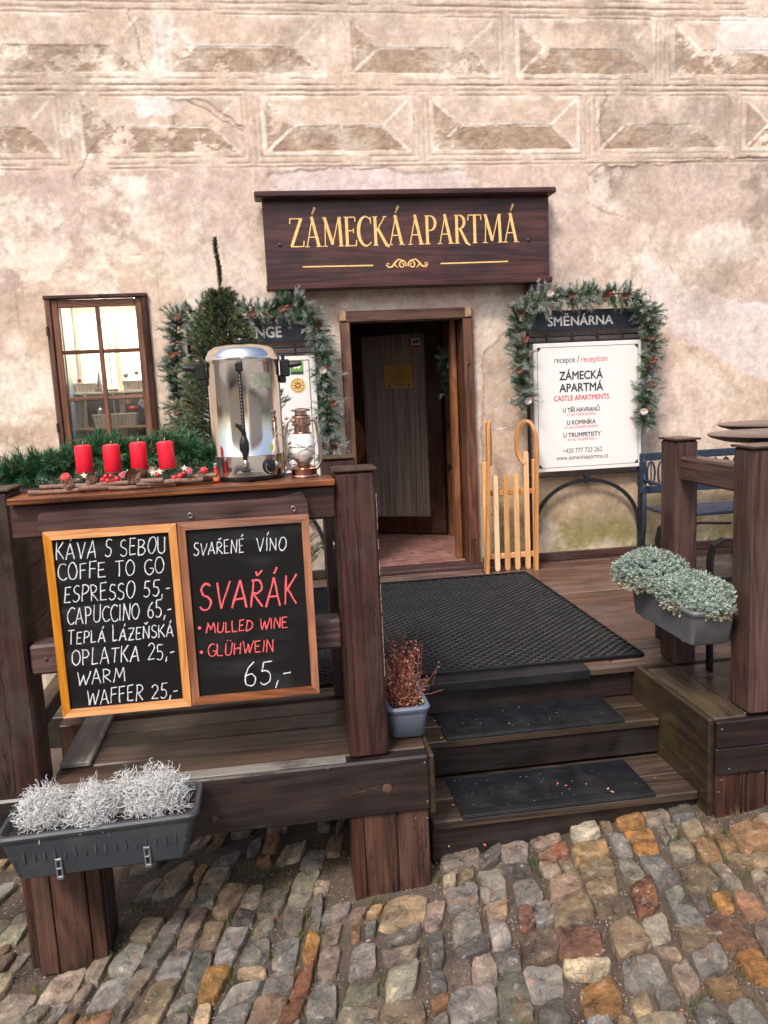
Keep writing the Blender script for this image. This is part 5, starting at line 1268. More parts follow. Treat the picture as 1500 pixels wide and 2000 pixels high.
def garland(label, path, rad, seed, twigs, frost_p, par_y, grp, cones=8, loose=1., green=None):
    g = np.random.default_rng(seed); P = np.array(path, float); sg_ = np.linalg.norm(np.diff(P, axis=0), axis=1); cum = np.concatenate([[0], np.cumsum(sg_)])
    t = thing('garland', label, 'garland', tuple(P[0]), group=grp)
    s = np.sort(g.uniform(0, cum[-1], twigs)); B = np.stack([np.interp(s, cum, P[:, k]) for k in range(3)], 1)
    tg = np.stack([np.interp(np.minimum(s+.03, cum[-1]), cum, P[:, k])-np.interp(np.maximum(s-.03, 0), cum, P[:, k]) for k in range(3)], 1); tg = unit(tg)
    rd = g.normal(size=(twigs, 3)); rd[:, 1] = -abs(rd[:, 1])*.8+.25; rd -= tg*(rd*tg).sum(1, keepdims=True); D = unit(unit(rd)+tg*g.uniform(-.5, .9, (twigs, 1)))
    Lt = rad*g.uniform(.45, 1.05, twigs)*(1+.35*np.sin(s*23)); fr_ = (g.random(twigs) < frost_p)*g.uniform(.5, 1., twigs)
    V, F, C = needles(B, D, Lt, 74, .033*loose, .0014, 44, green or [(.030, .085, .038), (.045, .11, .044), (.034, .09, .055), (.07, .115, .045)], g, fr_)
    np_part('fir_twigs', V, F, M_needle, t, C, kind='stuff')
    mb = MB()
    for i in range(0, twigs, 3): mb.tube([tuple(B[i]), tuple(B[i]+D[i]*Lt[i])], .0018, 4, cap=False)
    part('twig_stems', mb, M_stick, t, kind='stuff')
    part('wire_core', MB().tube([tuple(p) for p in P], .006, 6), M_stick, t)
    for i in range(cones):
        k = (i+.5)/cones*cum[-1]+g.uniform(-.05, .05); c = [float(np.interp(k, cum, P[:, q])) for q in range(3)]; c[0] += g.uniform(-.04, .04); c[2] += g.uniform(-.03, .03); c[1] -= g.uniform(.045, .075)
        pinecone(c, .021, M_cone if i % 4 else M_conew, t, d=(g.uniform(-.6, .6), -1, g.uniform(-.6, .6)))
        if i % 2 == 0: part('berry', MB().ball((c[0]+.03, c[1]-.005, c[2]+.02), .009, 8, 6), M_redball, t, True)
    return t
YG = 5.655
gr_ = [(1.775, 1.17), (1.79, 1.30), (1.79, 1.44), (1.76, 1.60), (1.765, 1.74), (1.80, 1.85), (1.90, 1.91), (2.07, 1.93), (2.3, 1.945), (2.53, 1.94), (2.68, 1.88), (2.75, 1.76), (2.76, 1.6), (2.75, 1.42), (2.74, 1.25), (2.70, 1.12), (2.71, .98)]
garland('frosted fir garland with cones draped round the white reception panel', [(x, YG, z) for x, z in gr_], .105, 31, 620, .62, 0, 'frosted garlands round the notice stands', 13)
gl = [(-.60, .93), (-.62, 1.1), (-.61, 1.3), (-.61, 1.5), (-.60, 1.7), (-.57, 1.88), (-.46, 1.92), (-.30, 1.92), (-.08, 1.90), (.09, 1.92), (.24, 1.94), (.33, 1.86), (.375, 1.72), (.38, 1.54), (.395, 1.35), (.39, 1.15), (.40, .98), (.41, .86)]
garland('frosted fir garland round the exchange stand behind the urn', [(x, YG, z) for x, z in gl], .105, 32, 620, .62, 0, 'frosted garlands round the notice stands', 11)
garland('short fir garland hanging on the right side inside the doorway', [(1.385, 6.25, 1.62), (1.38, 6.25, 1.5), (1.39, 6.25, 1.38), (1.375, 6.25, 1.27)], .07, 33, 90, .25, 0, None, 2)
garland('plain green fir garland lying on the counter behind the candles', [(-1.28, 3.24, 1.05), (-1.2, 3.25, 1.055), (-1.0, 3.24, 1.075), (-.85, 3.25, 1.115), (-.65, 3.26, 1.14), (-.5, 3.25, 1.15), (-.35, 3.24, 1.13), (-.2, 3.24, 1.10)], .078, 34, 560, .0, 0, None, 0, 1.05, [(.035, .12, .055), (.05, .15, .065), (.04, .11, .05), (.08, .15, .06)])
# spray hanging over the EXCHANGE header
# ------------------------------------------------------------------ artificial fir tree
g = np.random.default_rng(77); tree = thing('christmas_tree', 'artificial dark green fir tree standing on the deck behind the urn', 'tree', (-.22, 4.55, 0))
TX, TY = -.225, 4.55; nb_ = 1500; zc = 1-(g.random(nb_)**.75); zc = .16+1.74*(1-zc)**1.0; zc = np.sort(zc)
def rad(z): return np.interp(z, [.1, .5, 1.0, 1.3, 1.55, 1.7, 1.82, 1.93, 2.0], [.50, .45, .35, .275, .19, .125, .075, .035, .012])
a = g.uniform(0, 2*np.pi, nb_); rr0 = rad(zc)*(.80+.35*np.sin(a*3+zc*21)*.5)
rf = np.sqrt(g.random(nb_))*.75+.15; B = np.stack([TX+np.cos(a)*rr0*rf, TY+np.sin(a)*rr0*rf, zc], 1)
D = np.stack([np.cos(a), np.sin(a), g.uniform(.15, 1.1, nb_)], 1)+g.normal(0, .25, (nb_, 3)); Lt = np.minimum(.15, rr0*.42+.025)*g.uniform(.7, 1.25, nb_)
V1 = needles(B, D, Lt, 72, .024, .0019, 46, [(.075, .11, .048), (.10, .135, .06), (.12, .13, .06), (.05, .08, .044), (.135, .13, .065)], g)
m = 30; zt = np.linspace(1.93, 2.15, m); B2 = np.stack([TX+.006*np.sin(zt*20), np.full(m, TY), zt], 1); D2 = np.tile((-.03, 0, 1.), (m, 1))
V2 = needles(B2, D2, np.full(m, .03), 34, .024, .0017, 48, [(.03, .04, .02)], g)
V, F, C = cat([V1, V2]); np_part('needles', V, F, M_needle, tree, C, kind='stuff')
part('trunk', MB().tube([(TX, TY, .02), (TX, TY, 1.0), (TX, TY, 1.9), (TX-.01, TY, 2.17)], [.02, .016, .006, .004], 8), M_stick, tree)
mb = MB()
for i in range(150): k = i*8; mb.tube([(TX, TY, zc[k]-.06), tuple(B[k]+D[k]/np.linalg.norm(D[k])*Lt[k])], .003, 4, cap=False)
part('branches', mb, M_stick, tree, kind='stuff')
part('stand', MB().box(TX-.25, TX+.25, TY-.015, TY+.015, .002, .025, .003).box(TX-.015, TX+.015, TY-.25, TY+.25, .026, .045, .003), M_black, tree)

# ------------------------------------------------------------------ silver bush plants
def wiry(label, c, r, h, n, seed):
    g = np.random.default_rng(seed); rr = random.Random(seed); t = thing('silver_bush', label, 'plant', c, group='silvery wiry bushes in the front trough'); Vs, Fs, Cs = [], [], []; k = 0
    for i in range(n):
        a = rr.uniform(0, 6.28); el = math.asin(rr.uniform(-.1, 1)); q = rr.uniform(.15, .8) if rr.random() < .75 else rr.uniform(.8, .95)
        p = Vector((math.cos(a)*math.cos(el)*r[0]*q, math.sin(a)*math.cos(el)*r[1]*q, .0+math.sin(el)*h*q))
        d = Vector((p.x/r[0], p.y/r[1], p.z/h+.35)).normalized()+Vector((rr.gauss(0, .6), rr.gauss(0, .6), rr.gauss(0, .6)))
        d.normalize(); P = [p]; m = rr.randint(4, 7); st = rr.uniform(.005, .009)
        for j in range(m):
            d = (d+Vector((rr.gauss(0, .65), rr.gauss(0, .65), rr.gauss(0, .65)))).normalized(); P.append(P[-1]+d*st)
        w_ = rr.uniform(.00055, .00095)
        mbt = MB(); mbt.tube(P, [w_*1.1]*(len(P)-1)+[w_*.5], 4, cap=False)
        v = np.array([tuple(x) for x in mbt.v]); f = np.array(mbt.f); Vs.append(v); Fs.append(f+k); k += len(v)
        cc = np.array([(.68, .68, .66), (.60, .61, .60), (.76, .76, .75), (.52, .52, .53)])[rr.randrange(4)]; Cs.append(np.tile(cc, (len(v), 1)))
    np_part('wiry_stems', np.concatenate(Vs), np.concatenate(Fs), M_leaf, t, np.concatenate(Cs), kind='stuff', world=False)
    mb = MB()
    for i in range(14): a = i*2.4; mb.tube([(.01*math.cos(a), .01*math.sin(a), 0), (r[0]*.5*math.cos(a), r[1]*.5*math.sin(a), h*.5)], .0016, 4)
    part('main_stems', mb, simple('grey_stem', (.25, .24, .22), .8, 0, .2, 20, 0) if 'grey_stem' not in bpy.data.materials else bpy.data.materials['grey_stem'], t, world=False)
wiry('left silvery wiry bush at the left end of the anthracite trough', (-.835, 2.66, -.020), (.092, .090), .125, 1500, 1)
wiry('middle silvery wiry bush in the anthracite trough', (-.675, 2.645, -.022), (.086, .090), .120, 1400, 2)
wiry('small upright silvery bush between the middle and right bushes', (-.580, 2.70, -.020), (.050, .050), .135, 500, 4)
wiry('right silvery wiry bush, the tallest and widest in the trough', (-.470, 2.665, -.020), (.115, .092), .150, 1800, 3)
# ------------------------------------------------------------------ sedum / juniper mounds
def sedum(label, c, r, h, n, seed):
    g = np.random.default_rng(seed); t = thing('sedum_mound', label, 'plant', c, group='blue-green mounds in the right trough')
    a = g.uniform(0, 2*np.pi, n); el = np.arcsin(g.uniform(-.42, 1, n)); q = g.uniform(.78, 1.06, n)*(1+.10*np.sin(a*3+1)*np.cos(el*4)); nrm = np.stack([np.cos(a)*np.cos(el), np.sin(a)*np.cos(el), np.sin(el)], 1)
    P = nrm*np.array([r[0], r[1], h])*q[:, None]; D = unit(nrm+np.array([0, 0, .45])+g.normal(0, .35, (n, 3)))
    # each sprout: a bunch of fat short leaves
    K = 9; ln = .0135; ups = unit(np.cross(D, g.normal(size=(n, 3)))); e2 = np.cross(D, ups); VV_, CC_ = [], []
    low = np.clip((-.05-nrm[:, 2])*2.2+g.normal(0, .22, n), 0, 1)[:, None]
    base = np.array([(.24, .31, .285), (.31, .37, .33), (.19, .26, .23), (.29, .33, .25)])[g.integers(0, 4, n)]; brn = np.array([(.33, .29, .17), (.28, .17, .08), (.38, .36, .25)])[g.integers(0, 3, n)]; base = base*(1-low)+brn*low
    for k in range(K):
        an = 2*np.pi*k/K*2.4; tt = (k/K)*.016; o = P+D*tt; dir_ = unit(D*(.7 if k < 6 else 1.6)+ups*math.cos(an)+e2*math.sin(an)); s = unit(np.cross(dir_, D))*.0032; m_ = o+dir_*ln*.5
        VV_.append(np.stack([o, m_+s, o+dir_*ln, m_-s], 1)); cc = base*g.uniform(.75, 1.2, (n, 1))*(1+.12*k/K); CC_.append(np.repeat(cc[:, None], 4, 1))
    V = np.stack(VV_, 1).reshape(-1, 3); C = np.stack(CC_, 1).reshape(-1, 3); np_part('sprouts', V, np.arange(len(V)).reshape(-1, 4), M_leaf, t, np.clip(C, 0, .8), kind='stuff', world=False)
    part('stems', MB().ball((0, 0, 0), 1., 14, 8, (r[0]*.72, r[1]*.72, h*.72)), simple('dark_stems', (.06, .05, .035), .9, 0, .4, 60, .5) if 'dark_stems' not in bpy.data.materials else bpy.data.materials['dark_stems'], t, world=False)
sedum('blue-green mound at the far end of the right trough', (1.635, 3.34, .470), (.142, .172), .098, 2200, 5)
sedum('paler grey-green mound at the near end of the right trough', (1.680, 3.03, .440), (.120, .180), .086, 2400, 6)
# ------------------------------------------------------------------ red heath
g = np.random.default_rng(8); t = thing('red_heath', 'spindly dry plant with reddish twigs in the blue-grey trough', 'plant', (.44, 3.1, .12)); mb = MB(); LP = []
for i in range(190):
    x = .44+g.uniform(-.055, .05); y = 3.0+g.uniform(-.07, .22); z = .115; big = g.random() < .45; h = g.uniform(.13, .25) if big else g.uniform(.05, .14); dx, dy = g.normal(.012 if big else 0, .028), g.normal(0, .03); P = []
    for k in range(6): u_ = k/5; P.append((x+dx*u_*1.2+g.normal(0, .0025), y+dy*u_+g.normal(0, .0025), z+h*u_))
    mb.tube(P, [.0010]*5+[.0005], 4, cap=False)
    for k in range(2, 6):
        for q in range(3): LP.append((P[k][0]+g.normal(0, .004), P[k][1]+g.normal(0, .004), P[k][2]+g.normal(0, .005)))
for P in ([(.47, 3.02, .13), (.505, 3.02, .22), (.515, 3.02, .30), (.52, 3.02, .36)], [(.47, 3.05, .13), (.53, 3.03, .17), (.56, 3.0, .19), (.575, 3.0, .24)], [(.46, 3.0, .13), (.50, 2.98, .16), (.55, 2.97, .165), (.59, 2.96, .18)]): mb.tube(P, .0012, 4); LP += P[1:]*2
part('twigs', mb, simple('red_twig', (.22, .075, .05), .7, 0, .3, 30, 0), t, kind='stuff')
LP = np.array(LP); q, f = leaf_quads(LP, .0052, g, .9); np_part('leaves', q, f, M_leaf, t, np.repeat(np.array([(.34, .09, .06), (.42, .16, .10), (.26, .05, .045), (.50, .27, .18)])[g.integers(0, 4, len(LP))], 4, 0), kind='stuff')
n = 480; P = np.stack([g.uniform(.385, .51, n), g.uniform(2.925, 3.28, n), g.uniform(.125, .158, n)], 1); q, f = leaf_quads(P, .0068, g, .8); cl = np.array([(.33, .28, .09), (.42, .15, .06), (.18, .17, .06), (.45, .36, .22), (.28, .09, .06)])[g.integers(0, 5, n)]
np_part('ground_leaves', q, f, M_leaf, t, np.repeat(cl, 4, 0), kind='stuff')
# ------------------------------------------------------------------ hot drinks urn
UX, UY, UZ = -.088, 3.0, 1.049
ur = thing('hot_drinks_urn', 'tall polished steel hot drinks urn with black tap standing on the counter', 'urn', (UX, UY, UZ)); ur.scale = (1, 1, 1.025)
def up_(name, mb, mat, sm=True, **k): return part(name, mb, mat, ur, sm, False, sharp=35, **k)
up_('body', MB().lathe([(.124, .012), (.1285, .016), (.1285, .085), (.1292, .0865), (.1285, .088), (.1285, .405), (.130, .408)], (0, 0, 0), 72), M_polish)
up_('foot_ring', MB().lathe([(.116, 0), (.124, .001), (.126, .008), (.125, .013)], (0, 0, 0), 56), M_black)
lid = up_('lid', MB().lathe([(.132, .408), (.134, .413), (.133, .420), (.129, .424), (.127, .430), (.118, .448), (.100, .460), (.07, .466), (.03, .469), (0, .470)], (0, 0, 0), 64), M_polish)
part('lid_knob', MB().lathe([(.006, .468), (.006, .474), (.022, .476), (.024, .484), (.022, .489), (0, .491)], (0, 0, 0), 24), M_black, lid, True, False, sharp=35)
for s in (-1, 1):
    mb = MB(); mb.box(s*.150-.018, s*.150+.018, -.014, .014, .352, .412, .005); mb.box(s*.140-.012, s*.140+.012, -.010, .010, .330, .36, .004)
    mb.tube([(s*.158, 0, .395), (s*.175, 0, .393), (s*.195, -.004, .395), (s*.21, -.004, .397)], [.010, .012, .011, .009], 10); mb.box(s*.145-.006, s*.145+.006, -.012, .012, .41, .432, .003)
    up_('handle', mb, M_black)
# gauge, tap, dial turned a little to the right of the viewer
ga = R(-90-4); gx_, gy_ = .131*math.cos(ga), .131*math.sin(ga)
g_ = up_('sight_gauge', MB().tube([(gx_, gy_-.012, .13), (gx_, gy_-.012, .395)], .0055, 10), M_black); mb = MB(); mb.box(gx_-.013, gx_+.013, gy_-.020, gy_+.006, .372, .402, .004); mb.box(gx_-.009, gx_+.009, gy_-.018, gy_+.006, .120, .140, .003)
part('gauge_bracket', mb, M_black, g_, False, False)
mb = MB()
for i in range(18): mb.box(gx_-.0018, gx_+.0018, gy_-.0195, gy_-.0172, .16+i*.0115, .1665+i*.0115, 0)
part('gauge_scale', mb, M_steel, g_, False, False, kind='stuff')
mb = MB(); ty = gy_-.030; mb.tube([(gx_, gy_+.004, .135), (gx_, ty, .135)], .010, 12); mb.lathe([(.008, .085), (.010, .10), (.0165, .112), (.017, .135), (.012, .150), (.009, .158)], (gx_, ty, 0), 16)
mb.tube([(gx_+.002, ty, .155), (gx_, ty-.006, .172), (gx_-.012, ty-.012, .19), (gx_-.024, ty-.018, .198)], [.007, .008, .0075, .006], 10); mb.lathe([(.0075, .078), (.0085, .09)], (gx_, ty, 0), 12); tp = up_('tap', mb, M_black)
part('tap_spout', MB().lathe([(.006, .048), (.0055, .08)], (gx_, ty, 0), 12), M_polish, tp, True, False)
mb = MB(); mb.box(gx_-.014, gx_+.014, gy_-.05, gy_+.003, .037, .046, .003); up_('drip_bracket', mb, M_black, False)
up_('name_plate', MB().box(-.044, .046, -.1345, -.128, .018, .034, .001), M_steel, False)
mb = MB()
for i in range(26): mb.box(-.036+i*.003, -.0345+i*.003, -.1350, -.1344, .022+.004*(i % 2), .026+.004*(i % 2), 0)
up_('plate_print', mb, M_letter_k, False, kind='stuff')
da = R(-90+34); dv = Vector((math.cos(da), math.sin(da), 0)); dc = dv*.129+Vector((0, 0, .046)); q = Vector((0, -1, 0)).rotation_difference(dv)
def rotmb(mb, c, q):
    o = MB(); o.v = [tuple(c+q @ Vector(p)) for p in mb.v]; o.f = mb.f; return o
d_ = up_('dial', rotmb(MB().lathe([(.026, 0), (.026, -.006), (.023, -.008), (.0, -.008)][::1], (0, 0, 0), 28, 'y'), dc, q), M_black)
mb = MB()
for i in range(15): a = R(-210+i*17); mb.box(.0205*math.cos(a)-.0012, .0205*math.cos(a)+.0012, -.0092, -.0084, .0205*math.sin(a)-.0012, .0205*math.sin(a)+.0012, 0)
part('dial_marks', rotmb(mb, dc, q), M_letter_w, d_, False, False, kind='stuff')
part('dial_knob', rotmb(MB().lathe([(.013, -.008), (.0125, -.018), (.0, -.018)], (0, 0, 0), 20, 'y').box(-.003, .003, -.022, -.018, -.013, .013, .001), dc, q), M_black, d_, False, False)
la = R(-90+46); lv = Vector((math.cos(la), math.sin(la), 0)); part('indicator_lamp', rotmb(MB().lathe([(.009, 0), (.009, -.005), (.006, -.007), (0, -.007)], (0, 0, 0), 16, 'y'), lv*.129+Vector((0, 0, .052)), Vector((0, -1, 0)).rotation_difference(lv)), M_white, ur, True, False)
def wrap(a0, a1, z0_, z1_, r=.1292, ragged=0, n=10, seed=1):
    rr = random.Random(seed); mb = MB(); V = []
    for i in range(n+1):
        a = R(a0+(a1-a0)*i/n); dz = rr.uniform(-ragged, ragged); V += [(r*math.cos(a), r*math.sin(a), z0_+dz), (r*math.cos(a), r*math.sin(a), z1_+rr.uniform(-ragged, ragged)*.4)]
    mb.add(V, [(2*i, 2*i+2, 2*i+3, 2*i+1) for i in range(n)]); return mb
up_('torn_sticker', wrap(-78, -43, .315, .368, ragged=.005), M_tape); up_('warning_sticker', MB().add(wrap(-52, -46, .10, .122, n=2).v, wrap(-52, -46, .10, .122, n=2).f), simple('yellow_green_sticker', (.45, .55, .08), .5, 0, .1, 9, 0), False)
t = thing('small_bottle', 'tiny red-labelled bottle standing at the left foot of the urn', 'bottle', (-.205, 2.90, 1.049))
part('glass', MB().lathe([(.010, 0), (.011, .004), (.011, .030), (.007, .040), (.005, .052), (.005, .060)], (0, 0, 0), 16), M_redball, t, True, False); part('cap', MB().lathe([(.006, .060), (.006, .069), (0, .069)], (0, 0, 0), 12), simple('teal_cap', (.15, .4, .38), .4), t, True, False); part('label', MB().lathe([(.0114, .008), (.0114, .026)], (0, 0, 0), 16, cap0=False, cap1=False), simple('orange_label', (.75, .25, .12), .6), t, True, False)

# ------------------------------------------------------------------ lantern
ln_ = thing('storm_lantern', 'copper coloured storm lantern with milky glass beside the urn', 'lantern', (.107, 2.935, 1.049), (0, 0, R(8)))
def lp_(n_, mb, mat, sm=True): return part(n_, mb, mat, ln_, sm, False, sharp=35)
lp_('base', MB().lathe([(.048, 0), (.051, .003), (.049, .006), (.046, .008), (.046, .027), (.048, .030), (.043, .034), (.028, .040), (.024, .044), (.024, .050)], (0, 0, 0), 40), M_copper)
lp_('burner', MB().lathe([(.022, .050), (.030, .053), (.030, .058), (.036, .062), (.037, .068), (.032, .070)], (0, 0, 0), 36), M_brass)
lp_('globe', MB().lathe([(.032, .070), (.040, .078), (.0435, .095), (.043, .118), (.039, .140), (.034, .154)], (0, 0, 0), 36), M_milk)
lp_('chimney', MB().lathe([(.033, .154), (.035, .157), (.028, .160), (.027, .182), (.033, .184), (.035, .190), (.031, .193), (.030, .210), (.033, .213), (.032, .218), (.022, .222), (.021, .234)], (0, 0, 0), 36), M_copper)
lp_('cap', MB().lathe([(.018, .232), (.034, .236), (.035, .240), (.022, .244), (.0, .246)], (0, 0, 0), 32), M_brass)
for s in (-1, 1):
    P = [(s*.028, 0, .200), (s*.040, 0, .206), (s*.052, 0, .198), (s*.057, 0, .18), (s*.060, 0, .14), (s*.063, 0, .10), (s*.064, 0, .07), (s*.060, 0, .045), (s*.050, 0, .030), (s*.040, 0, .026)]
    lp_('side_tube', MB().tube(P, [.006, .0068, .007, .007, .0072, .0075, .0075, .0075, .007, .006], 12), M_brass); mb = MB(); mb.ball((s*.054, -.004, .212), .006, 8, 6); lp_('tube_cap', mb, M_copper)
mb = MB()
for s in (-1, 1):
    mb.tube([(s*.040+0, -.024, .145), (s*.034, -.038, .125), (0, -.0475, .105), (-s*.034, -.036, .088), (-s*.042, -.018, .08)], .0012, 5)
mb.tube([(.0455*math.cos(R(i*20)), .0455*math.sin(R(i*20)), .110) for i in range(18)], .0012, 5, True)
lp_('guard_wire', mb, M_steel)
mb = MB(); mb.tube([(-.066, 0, .165)]+[(.075*math.cos(R(a)), .052+.012*math.sin(R(a)), .165-.085*abs(math.sin(R(a)))) for a in range(165, 14, -15)]+[(.066, 0, .165)], .0014, 5); lp_('bail', mb, M_wire)

# ------------------------------------------------------------------ candle arrangement
adv = thing('advent_arrangement', 'long twig raft of fir sprigs, cones and red berries carrying four candles', 'arrangement', (-.52, 2.90, 1.049))
AX0, AX1, AYc = -.80, -.235, 2.905; rr = random.Random(5)
for (xa, xb, ya, yb2, z_, r_) in ((-.79, -.585, 2.865, 2.845, 1.072, .0085), (-.825, -.64, 2.845, 2.850, 1.058, .008), (-.66, -.42, 2.835, 2.87, 1.062, .010), (-.59, -.38, 2.85, 2.84, 1.075, .0085), (-.56, -.34, 2.83, 2.86, 1.057, .007), (-.47, -.25, 2.84, 2.86, 1.068, .0085), (-.40, -.20, 2.86, 2.93, 1.060, .008), (-.78, -.50, 2.93, 2.95, 1.060, .009), (-.55, -.24, 2.96, 2.94, 1.060, .009), (-.36, -.20, 2.90, 2.86, 1.078, .007), (-.74, -.42, 2.90, 2.90, 1.066, .008), (-.45, -.22, 2.92, 2.91, 1.066, .008)):
    P = [(xa+(xb-xa)*i/5, ya+(yb2-ya)*i/5+rr.uniform(-.003, .003), z_+rr.uniform(-.002, .002)) for i in range(6)]; part('stick', MB().tube(P, [r_*rr.uniform(.9, 1.1) for _ in P], 9), M_stick, adv, True, sharp=50)
g = np.random.default_rng(15); m = 120; B = np.stack([g.uniform(-.78, -.25, m), g.uniform(2.865, 2.95, m), g.uniform(1.075, 1.092, m)], 1); D = np.stack([g.normal(0, 1, m), g.normal(-.25, .5, m), g.uniform(.0, .35, m)], 1)
V, F, C = needles(B, D, np.full(m, .045)*g.uniform(.6, 1.2, m), 40, .013, .0009, 50, [(.06, .10, .075), (.10, .14, .115), (.045, .085, .05), (.14, .17, .14)], g); np_part('fir_sprigs', V, F, M_needle, adv, C, kind='stuff')
for c, r_ in (((-.615, 2.862, 1.083), .017), ((-.485, 2.855, 1.092), .022), ((-.455, 2.875, 1.093), .020), ((-.69, 2.855, 1.075), .016)): pinecone(c, r_, M_cone, adv, d=(rr.uniform(-1, 1), -1, .3))
mb = MB()
for i in range(26):
    a = i*2.4; mb.ball((-.705+.013*math.cos(a)*(i/26)**.5, 2.872-.006+.008*math.sin(a), 1.103+.010*math.sin(a)*(i/26)**.5), .006, 6, 4)
part('dried_flower', mb, M_redrose, adv, True)
for c, r_ in (((-.582, 2.852, 1.087), .0095), ((-.565, 2.850, 1.083), .010), ((-.548, 2.852, 1.082), .010), ((-.535, 2.856, 1.086), .011), ((-.572, 2.858, 1.098), .009), ((-.555, 2.86, 1.098), .008), ((-.325, 2.858, 1.083), .011), ((-.345, 2.855, 1.078), .010), ((-.312, 2.862, 1.092), .008), ((-.40, 2.858, 1.092), .008)): part('berry', MB().ball(c, r_, 10, 8), M_redball, adv, True)
for c in ((-.517, 2.862, 1.098), (-.292, 2.868, 1.097)):
    mb = MB()
    for i in range(12): a = i*2.4; mb.ball((c[0]+.010*math.cos(a)*(i/12)**.5, c[1], c[2]+.009*math.sin(a)*(i/12)**.5), .0052, 6, 4)
    part('dried_flower', mb, simple('pink_flower', (.55, .12, .18), .7, 0, .3, 60, .4) if 'pink_flower' not in bpy.data.materials else bpy.data.materials['pink_flower'], adv, True)
part('bauble', MB().ball((-.245, 2.885, 1.094), .0155, 14, 10), M_redball, adv, True)
for x, y, z in ((-.415, 2.862, 1.100), (-.393, 2.866, 1.103), (-.50, 2.87, 1.106), (-.645, 2.87, 1.104), (-.31, 2.885, 1.108)):
    mb = MB(); P = [(x+(.013 if i % 2 == 0 else .006)*math.cos(R(90+36*i)), z+(.013 if i % 2 == 0 else .006)*math.sin(R(90+36*i))) for i in range(10)]; mb.prism(P, y-.002, y+.002); part('star', mb, M_star, adv)
lbl = ['leftmost of the four red pillar candles, above the red dried flower', 'second red pillar candle from the left, above the cluster of red berries', 'third red pillar candle from the left, above the large pine cone', 'rightmost red pillar candle, leaning slightly, nearest the urn']
for i, (x, z, tl_) in enumerate(((-.651, 1.112, 0), (-.557, 1.109, 0), (-.466, 1.112, 0), (-.370, 1.110, R(-3)))):
    t = thing('candle', lbl[i], 'candle', (x, 2.92, z), (0, tl_, 0), group='red pillar candles on the twig raft')
    part('wax', MB().lathe([(.0275, 0), (.0285, .002), (.0285, .086), (.026, .092), (.018, .094), (0, .092)], (0, 0, 0), 36), M_candle, t, True, False, sharp=50); part('wick', MB().tube([(0, 0, .09), (.001, 0, .102), (.004, -.001, .106)], .0012, 5), M_wick, t, True, False)
    part('holder_plate', MB().lathe([(.024, -.006), (.031, -.005), (.032, -.0015), (0, -.001)], (0, 0, 0), 24), M_cone, t, True, False); part('spike', MB().tube([(0, 0, -.045), (0, 0, -.004)], .004, 5), M_steel, t, False, False)

# ------------------------------------------------------------------ bench by the wall
bn = thing('garden_bench', 'dark blue metal bench with patterned backrest behind the right railing', 'bench', (3.2, 5.4, 0))
xa, xb = 2.62, 3.95
part('back_frame', MB().box(xa, xb, 5.52, 5.55, .745, .800, .006).box(xa, xb, 5.51, 5.545, .505, .560, .006).box(xa, xa+.045, 5.515, 5.548, .561, .744, .004).box(xb-.045, xb, 5.515, 5.548, .561, .744, .004), M_bench, bn)
mb = MB(); n = 15
for i in range(n):
    x = xa+.085+i*(xb-xa-.17)/(n-1); mb.tube([(x+.030*math.cos(R(a)), 5.53, .65+.085*math.sin(R(a))) for a in range(0, 360, 30)], .008, 6, True); mb.box(x-.004, x+.004, 5.526, 5.534, .562, .743, .001)
part('openwork', mb, M_bench, bn)
for j in range(5):
    y_ = 5.08+j*.085; part('seat_slat', MB().box(xa+.02, xb-.02, y_, y_+.06, .395, .42, .006), M_bench, bn)
for x in (xa+.03, xb-.03):
    mb = MB(); mb.tube([(x, 5.12, 0), (x, 5.10, .2), (x, 5.12, .40)], .015, 8); mb.tube([(x, 5.56, 0), (x, 5.52, .35), (x, 5.535, .8)], .016, 8); mb.tube([(x, 5.12, .40), (x, 5.10, .55), (x, 5.16, .60), (x, 5.36, .60), (x, 5.53, .60)], .014, 8); mb.tube([(x, 5.12, .12), (x, 5.54, .12)], .009, 8)
    part('side_frame', mb, M_bench, bn, True)
# ------------------------------------------------------------------ tables and chair
def table(label, x, y, h=1.045):
    t = thing('standing_table', label, 'table', (x+.07, y, 0), group='dark round standing tables')
    part('table_top', MB().lathe([(.313, h-.007), (.316, h-.003), (.312, h), (0, h)], (0, 0, 0), 40), M_table, t, True, False, sharp=40)
    part('underplate', MB().lathe([(.10, h-.045), (.24, h-.036), (.30, h-.018), (.314, h-.0075)], (0, 0, 0), 32), M_black, t, True, False, sharp=40)
    part('column', MB().lathe([(.032, .03), (.028, .06), (.028, h-.046)], (0, 0, 0), 20), M_black, t, True, False, sharp=40)
    part('base_disc', MB().lathe([(.21, 0), (.215, .008), (.20, .018), (.05, .032), (0, .032)], (0, 0, .001), 40), M_steel, t, True, False, sharp=40)
table('nearer of the two dark round standing tables behind the right railing post', 2.40, 3.72); table('farther dark round standing table, its top showing above the nearer one', 2.86, 4.42)
ch = thing('terrace_chair', 'black metal terrace chair with curved armrest behind the sedum trough', 'chair', (2.15, 3.45, 0))
for y_ in (3.33, 3.83):
    P = [(1.915, y_, .0), (1.912, y_, .30), (1.91, y_, .52), (1.925, y_, .585), (1.97, y_, .610), (2.08, y_, .600), (2.30, y_, .585)]
    part('arm_frame', MB().bar(P, (0, .022, 0), [(.006, 0, 0)]*3+[(.004, 0, -.004)]+[(0, 0, -.006)]*3), M_chair, ch)
    part('leg', MB().tube([(2.36, y_, 0), (2.32, y_, .4), (2.38, y_, .85)], .012, 8), M_chair, ch, True)
part('seat', MB().box(1.93, 2.34, 3.36, 3.80, .40, .425, .01), M_chair, ch); part('backrest', MB().box(2.33, 2.36, 3.36, 3.80, .50, .86, .01, Matrix.Rotation(R(6), 3, 'Y')), M_chair, ch)

